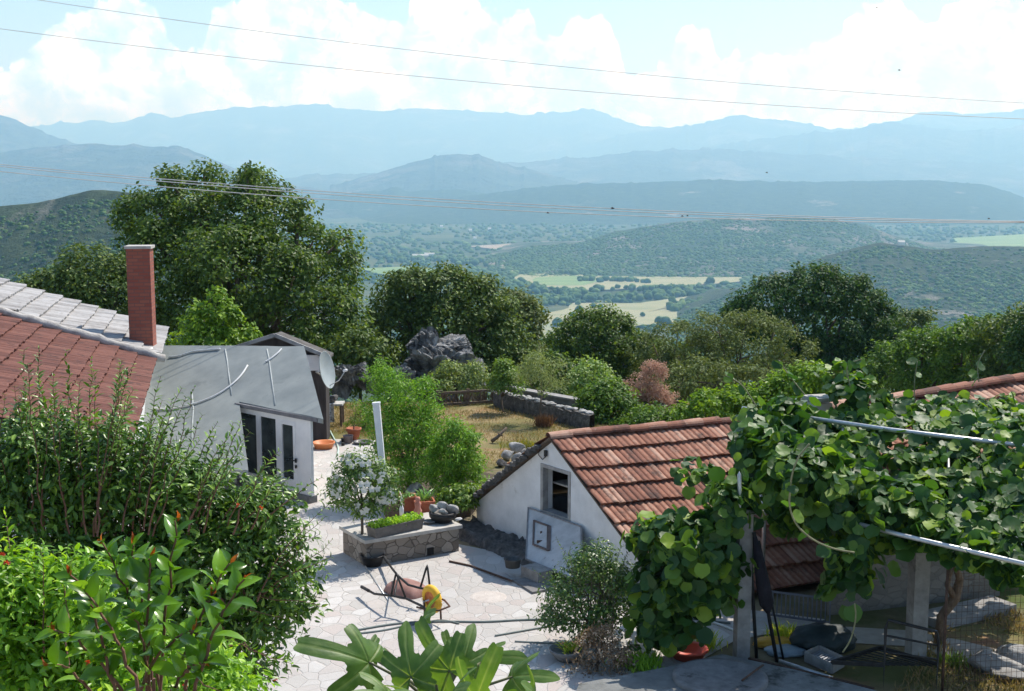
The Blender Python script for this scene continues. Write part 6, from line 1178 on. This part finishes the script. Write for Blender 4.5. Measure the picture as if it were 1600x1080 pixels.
for (x0, y0), (x1, y1) in sh:
    Y = 5.6 + rp.uniform(-.4, .4); a = D(x0, y0, Y + .15); e = D(x1, y1, Y); n = max(7, int(np.hypot(x1 - x0, y1 - y0) / 13)); t = np.linspace(0, 1, 12)[:, None]
    q = a * (1 - t) + e * t + A([0, 0, .06]) * np.sin(t * pi) + rp.normal(size=(12, 3)) * .006; gs.tube(q, np.linspace(.009, .004, 12), 5)
    gs.tube([A([b[0] + rp.normal(0, .1), b[1] + .1, 0.0]), (A([*b[:2], a[2] * .5]) + a * A([1, 1, .5]) * 1.0) / A([2, 2, 1.0]) * A([1, 1, .5]), a], [.03, .02, .009], 6)
    tt = np.linspace(.18, 1, n); c = np.stack([np.interp(tt, t[:, 0], q[:, i]) for i in range(3)], 1); tg = unit(e - a); ph = np.arange(n) * 2.4 + rp.random() * 6; x = unit(np.cross(tg, A([.2, 1, .1]))); y = np.cross(tg, x)
    T_ = np.cos(ph)[:, None] * x + np.sin(ph)[:, None] * y * .8 + tg * rp.uniform(.5, 1.2, n)[:, None]; N_ = tg + rp.normal(size=(n, 3)) * .3 + A([0, -.2, .4]); L_ = .137 * rp.uniform(.75, 1.15, n) * np.interp(tt, [0, .85, 1], [1, 1, .55])
    leaf_geo(g, c, T_, N_, L_, L_ * .5, 'fine'); m = 2; leaf_geo(gr, np.repeat(e[None], m, 0), tg + rdir(m, rp) * .5, rdir(m, rp), .05 * rp.uniform(.7, 1.3, m), .02, 'lance')
part('leaves', g, M_BIG, o, True); part('young_leaves', gr, M_REDL, o); part('stems', gs, M_REDW, o)
# fig tree with lobed leaves
def figmat():
    m, nt, p = new_mat('fig_leaf'); a = nt.nodes.new('ShaderNodeAttribute'); a.attribute_name = 'var'
    v = coords(nt); c = ramp(nt, noise(nt, v, 9, 5), [(.35, (.06, .13, .025)), (.65, (.12, .22, .045))]); c = mixc(nt, a.outputs['Fac'], c, (.28, .36, .14))
    nt.links.new(c, p.inputs['Base Color']); p.inputs['Roughness'].default_value = .5; bump(nt, p, noise(nt, v, 60, 4), .3, .004)
    tr = nt.nodes.new('ShaderNodeBsdfTranslucent'); nt.links.new(mixc(nt, 1.0, c, (1.5, 1.45, .45), 'MULTIPLY'), tr.inputs[0]); mx = nt.nodes.new('ShaderNodeMixShader'); mx.inputs[0].default_value = .42
    nt.links.new(p.outputs[0], mx.inputs[1]); nt.links.new(tr.outputs[0], mx.inputs[2]); nt.links.new(mx.outputs[0], nt.nodes['Material Output'].inputs[0]); return m
def fig_leaf(g, base, tip, N, wide=.9, curl=.25, seed=0):
    rr = np.random.default_rng(seed); T_ = tip - base; L_ = np.linalg.norm(T_); T_ = T_ / L_; B_ = unit(np.cross(N, T_)); N_ = np.cross(T_, B_)
    lob = [(-2.05, .46, .46), (-.98, .72, .37), (0, .9, .35), (.98, .72, .37), (2.05, .46, .46)]; th = np.linspace(-2.75, 2.75, 133); R_ = np.full(len(th), .40)
    lj = [(a + rr.normal(0, .06), l * rr.uniform(.88, 1.08), w) for a, l, w in lob]
    for a, l, w in lj: R_ = np.maximum(R_, l * np.exp(-np.abs((th - a) / w) ** 3.4))
    R_ = R_ * (1 + .03 * np.sin(th * 23 + seed)); rs = np.linspace(0, 1, 11); V = np.zeros((len(rs), len(th), 3)); at = np.zeros((len(rs), len(th)))
    for i, s_ in enumerate(rs):
        rad = s_ * R_; u_ = rad * np.cos(th); v_ = rad * np.sin(th) * wide; 
        vein = np.max([np.exp(-((th - a) * np.maximum(rad, .02) / .012) ** 2) for a, _, _ in lj], 0)
        side = sum(np.exp(-((th - a) / .3) ** 2) * (.5 + .5 * np.cos((rad * 26 - np.abs(th - a) * 9))) ** 8 for a, _, _ in lj)
        h_ = -curl * rad ** 2 * 1.0 + .10 * np.abs(v_) + .05 * np.sin(th * 5 + seed) * rad - .02 * vein + .012 * side * rad
        V[i] = base + L_ * (u_[:, None] * T_ + v_[:, None] * B_ + h_[:, None] * N_); at[i] = np.clip(vein * .9 + side * .3 * (rad > .05), 0, 1) * (s_ > 0)
    g.grid(V, at)
M_FIGL = figmat()
b = A([-.6, 4.5, 0]); o = thing('fig_tree', 'fig tree top with large lobed leaves at the bottom centre', 'tree', b); hub = D(690, 1110, 4.5)
leaves = [((577, 1035), (494, 1000), 4.4, .3), ((642, 1058), (628, 964), 4.3, .1), ((702, 1048), (642, 966), 4.35, -.15), ((722, 1038), (744, 968), 4.5, .2), ((800, 1058), (850, 1034), 4.45, .35), ((600, 1013), (590, 1004), 4.7, .5), ((572, 1022), (546, 966), 4.6, .1), ((655, 1090), (640, 1058), 4.1, .5), ((705, 1092), (703, 1060), 4.0, .6), ((745, 1092), (760, 1052), 4.15, .4), ((660, 972), (652, 945), 4.8, .3), ((706, 1026), (690, 982), 4.7, 0), ((835, 1100), (850, 1072), 4.1, .4), ((750, 1035), (790, 1012), 4.7, .4), ((610, 1090), (580, 1078), 4.2, .5), ((686, 1075), (668, 1040), 4.6, .2)]
gs = Geo()
for k, (a, t, Y, up) in enumerate(leaves):
    g = Geo(); p0 = D(*a, Y); dx, dy = t[0] - a[0], t[1] - a[1]; n_ = np.hypot(dx, dy); 
    lim = 30 if k in (10, 5) else 48
    if n_ < lim: t = (a[0] + dx / n_ * lim, a[1] + dy / n_ * lim)
    p1 = D(*t, Y + (.05 if up < .25 else -.14)); 
    fig_leaf(g, p0, p1, unit(A([rng.normal(0, .35), -1 + up * .6, .45 + up])), .85, .55, k); part('leaf', g, M_FIGL, o, True, True)
    mid = (p0 + hub) / 2 + A([0, 0, .02]); gs.tube([hub + rng.normal(size=3) * .02, mid, p0], [.008, .006, .0045], 6)
    vd_ = unit(p1 - p0)
gs.tube([b, A([-.65, 4.5, 2.5]), hub, D(712, 1030, 4.5), D(716, 1015, 4.55)], [.05, .035, .02, .012, .008], 8); part('stems', gs, noisy('fig_wood', [(.3, (.09, .1, .05)), (.7, (.17, .17, .1))], 10, .8), o, True)
# ================================================================== WIRES AND BIRDS
M_WIRE = noisy('wire', [(.3, (.5, .5, .5)), (.7, (.66, .66, .66))], 3, .5)
def wire(p, Y0, Y1, rad, lab, grp):
    n = 60; x = np.linspace(-400, 2000, n); c = np.polyfit([q[0] for q in p], [q[1] for q in p], 2); y = np.polyval(c, x); Y = np.interp(x, [-400, 2000], [Y0, Y1])
    q = A([D(a, b, c_) for a, b, c_ in zip(x, y, Y)]); g = Geo(); g.tube(q, rad, 5); solo('power_line', g, M_WIRE, lab, 'power line', q[n // 2], grp, True); return c
wire([(60, 0), (800, 96), (1600, 161)], 30, 30, .007, 'upper of the two thin wires crossing the sky', 'overhead wires')
wire([(0, 45), (800, 133), (1600, 186)], 30, 30, .007, 'lower of the two thin wires crossing the sky', 'overhead wires')
ca_ = wire([(0, 257), (860, 321), (1600, 346)], 32, 32, .010, 'top wire of the bundle crossing before the valley', 'overhead wires')
cb_ = wire([(0, 260), (860, 325), (1600, 347)], 32.2, 32.2, .010, 'middle wire of the bundle crossing before the valley', 'overhead wires')
cc_ = wire([(0, 268), (860, 332), (1600, 348)], 32.4, 32.4, .010, 'bottom wire of the bundle crossing before the valley', 'overhead wires')
M_BIRD = noisy('dark_feathers', [(.3, (.015, .015, .02)), (.7, (.04, .04, .05))], 30, .7)
def bird(a, b, Y, s, ang, lab):
    c = D(a, b, Y); g = Geo(); f_ = A([cos(ang), .3 * sin(ang), .25 * sin(ang)]); f_ = unit(f_); sd = unit(np.cross(f_, [0, 0, 1])); up = np.cross(sd, f_)
    g.tube([c - f_ * s * .5, c - f_ * s * .2, c + f_ * s * .15, c + f_ * s * .38, c + f_ * s * .5], A([.02, .1, .13, .08, .01]) * s, 8)
    for k in (-1, 1):
        w = sd * k; V = A([c + f_ * s * .22 + w * s * .08, c - f_ * s * .12 + w * s * .08, c - f_ * s * .2 + w * s * .5 + up * s * .28, c + f_ * s * .12 + w * s * .5 + up * s * .3, c - f_ * s * .35 + w * s * 1.0 + up * s * .18]); g.add(np.concatenate([V, V + up * s * .02]), [A([[0, 1, 2, 3], [8, 7, 6, 5]]), A([[3, 2, 4], [9, 7, 8]])])
        g.add([c - f_ * s * .45, c - f_ * s * .42 + w * s * .06, c - f_ * s * .95 + w * s * .2], A([[0, 1, 2]]))
    solo('bird', g, M_BIRD, lab, 'bird', c, 'swallows in flight')
for a, b, Y, s, ang, lab in [(957, 326, 31.5, .11, .4, 'dark swallow at the wire bundle, upper one near the middle'), (856, 333, 32, .08, .1, 'dark swallow on the bundle left of the middle one'), (1066, 338, 31.8, .08, 0, 'left swallow of the close pair on the wire bundle'), (1074, 337.5, 31.8, .07, .2, 'right swallow of the close pair on the wire bundle'), (1545, 342, 32, .07, .1, 'small swallow just over the wires near the right frame edge'), (1198, 270, 45, .09, 2, 'tiny swallow over the long blue ridge'), (1370, 12, 45, .09, 1, 'tiny swallow highest up on the tall right cloud'), (1405, 110, 45, .1, 0, 'tiny swallow between the two sky wires at right')]: bird(a, b, Y, s, ang, lab)
# ================================================================== HAZE, CAMERA, RENDER
m = bpy.data.materials.new('haze'); m.use_nodes = True; nt = m.node_tree; nt.nodes.clear()
vo = nt.nodes.new('ShaderNodeVolumePrincipled'); out = nt.nodes.new('ShaderNodeOutputMaterial'); nt.links.new(vo.outputs[0], out.inputs['Volume'])
vo.inputs['Color'].default_value = (.33, .64, 1.0, 1); vo.inputs['Absorption Color'].default_value = (.85, .95, 1, 1); vo.inputs['Density'].default_value = 1.15e-4; vo.inputs['Anisotropy'].default_value = .25
g = Geo(); g.box([0, 15000, 530], (50000, 31000, 1760)); hz = g.mesh('haze', m); ho = bpy.data.objects.new('haze', hz); COL.objects.link(ho); ho['kind'] = 'stuff'
cd = bpy.data.cameras.new('camera'); cd.sensor_width = 36; cd.lens = 36 * F / 1600; cd.clip_start = .05; cd.clip_end = 80000
co = bpy.data.objects.new('camera', cd); COL.objects.link(co); co.location = (0, 0, H); co.rotation_euler = (pi / 2 - PITCH, 0, 0); S.camera = co
S.view_settings.view_transform = 'Standard'; S.view_settings.look = 'None'; S.view_settings.exposure = .55; S.view_settings.gamma = 1
S.cycles.max_bounces = 6; S.cycles.diffuse_bounces = 3; S.cycles.glossy_bounces = 2; S.cycles.transmission_bounces = 4; S.cycles.volume_bounces = 1; S.cycles.transparent_max_bounces = 8
S.cycles.caustics_reflective = False; S.cycles.caustics_refractive = False; S.cycles.use_denoising = True
S.cycles.sample_clamp_indirect = 6
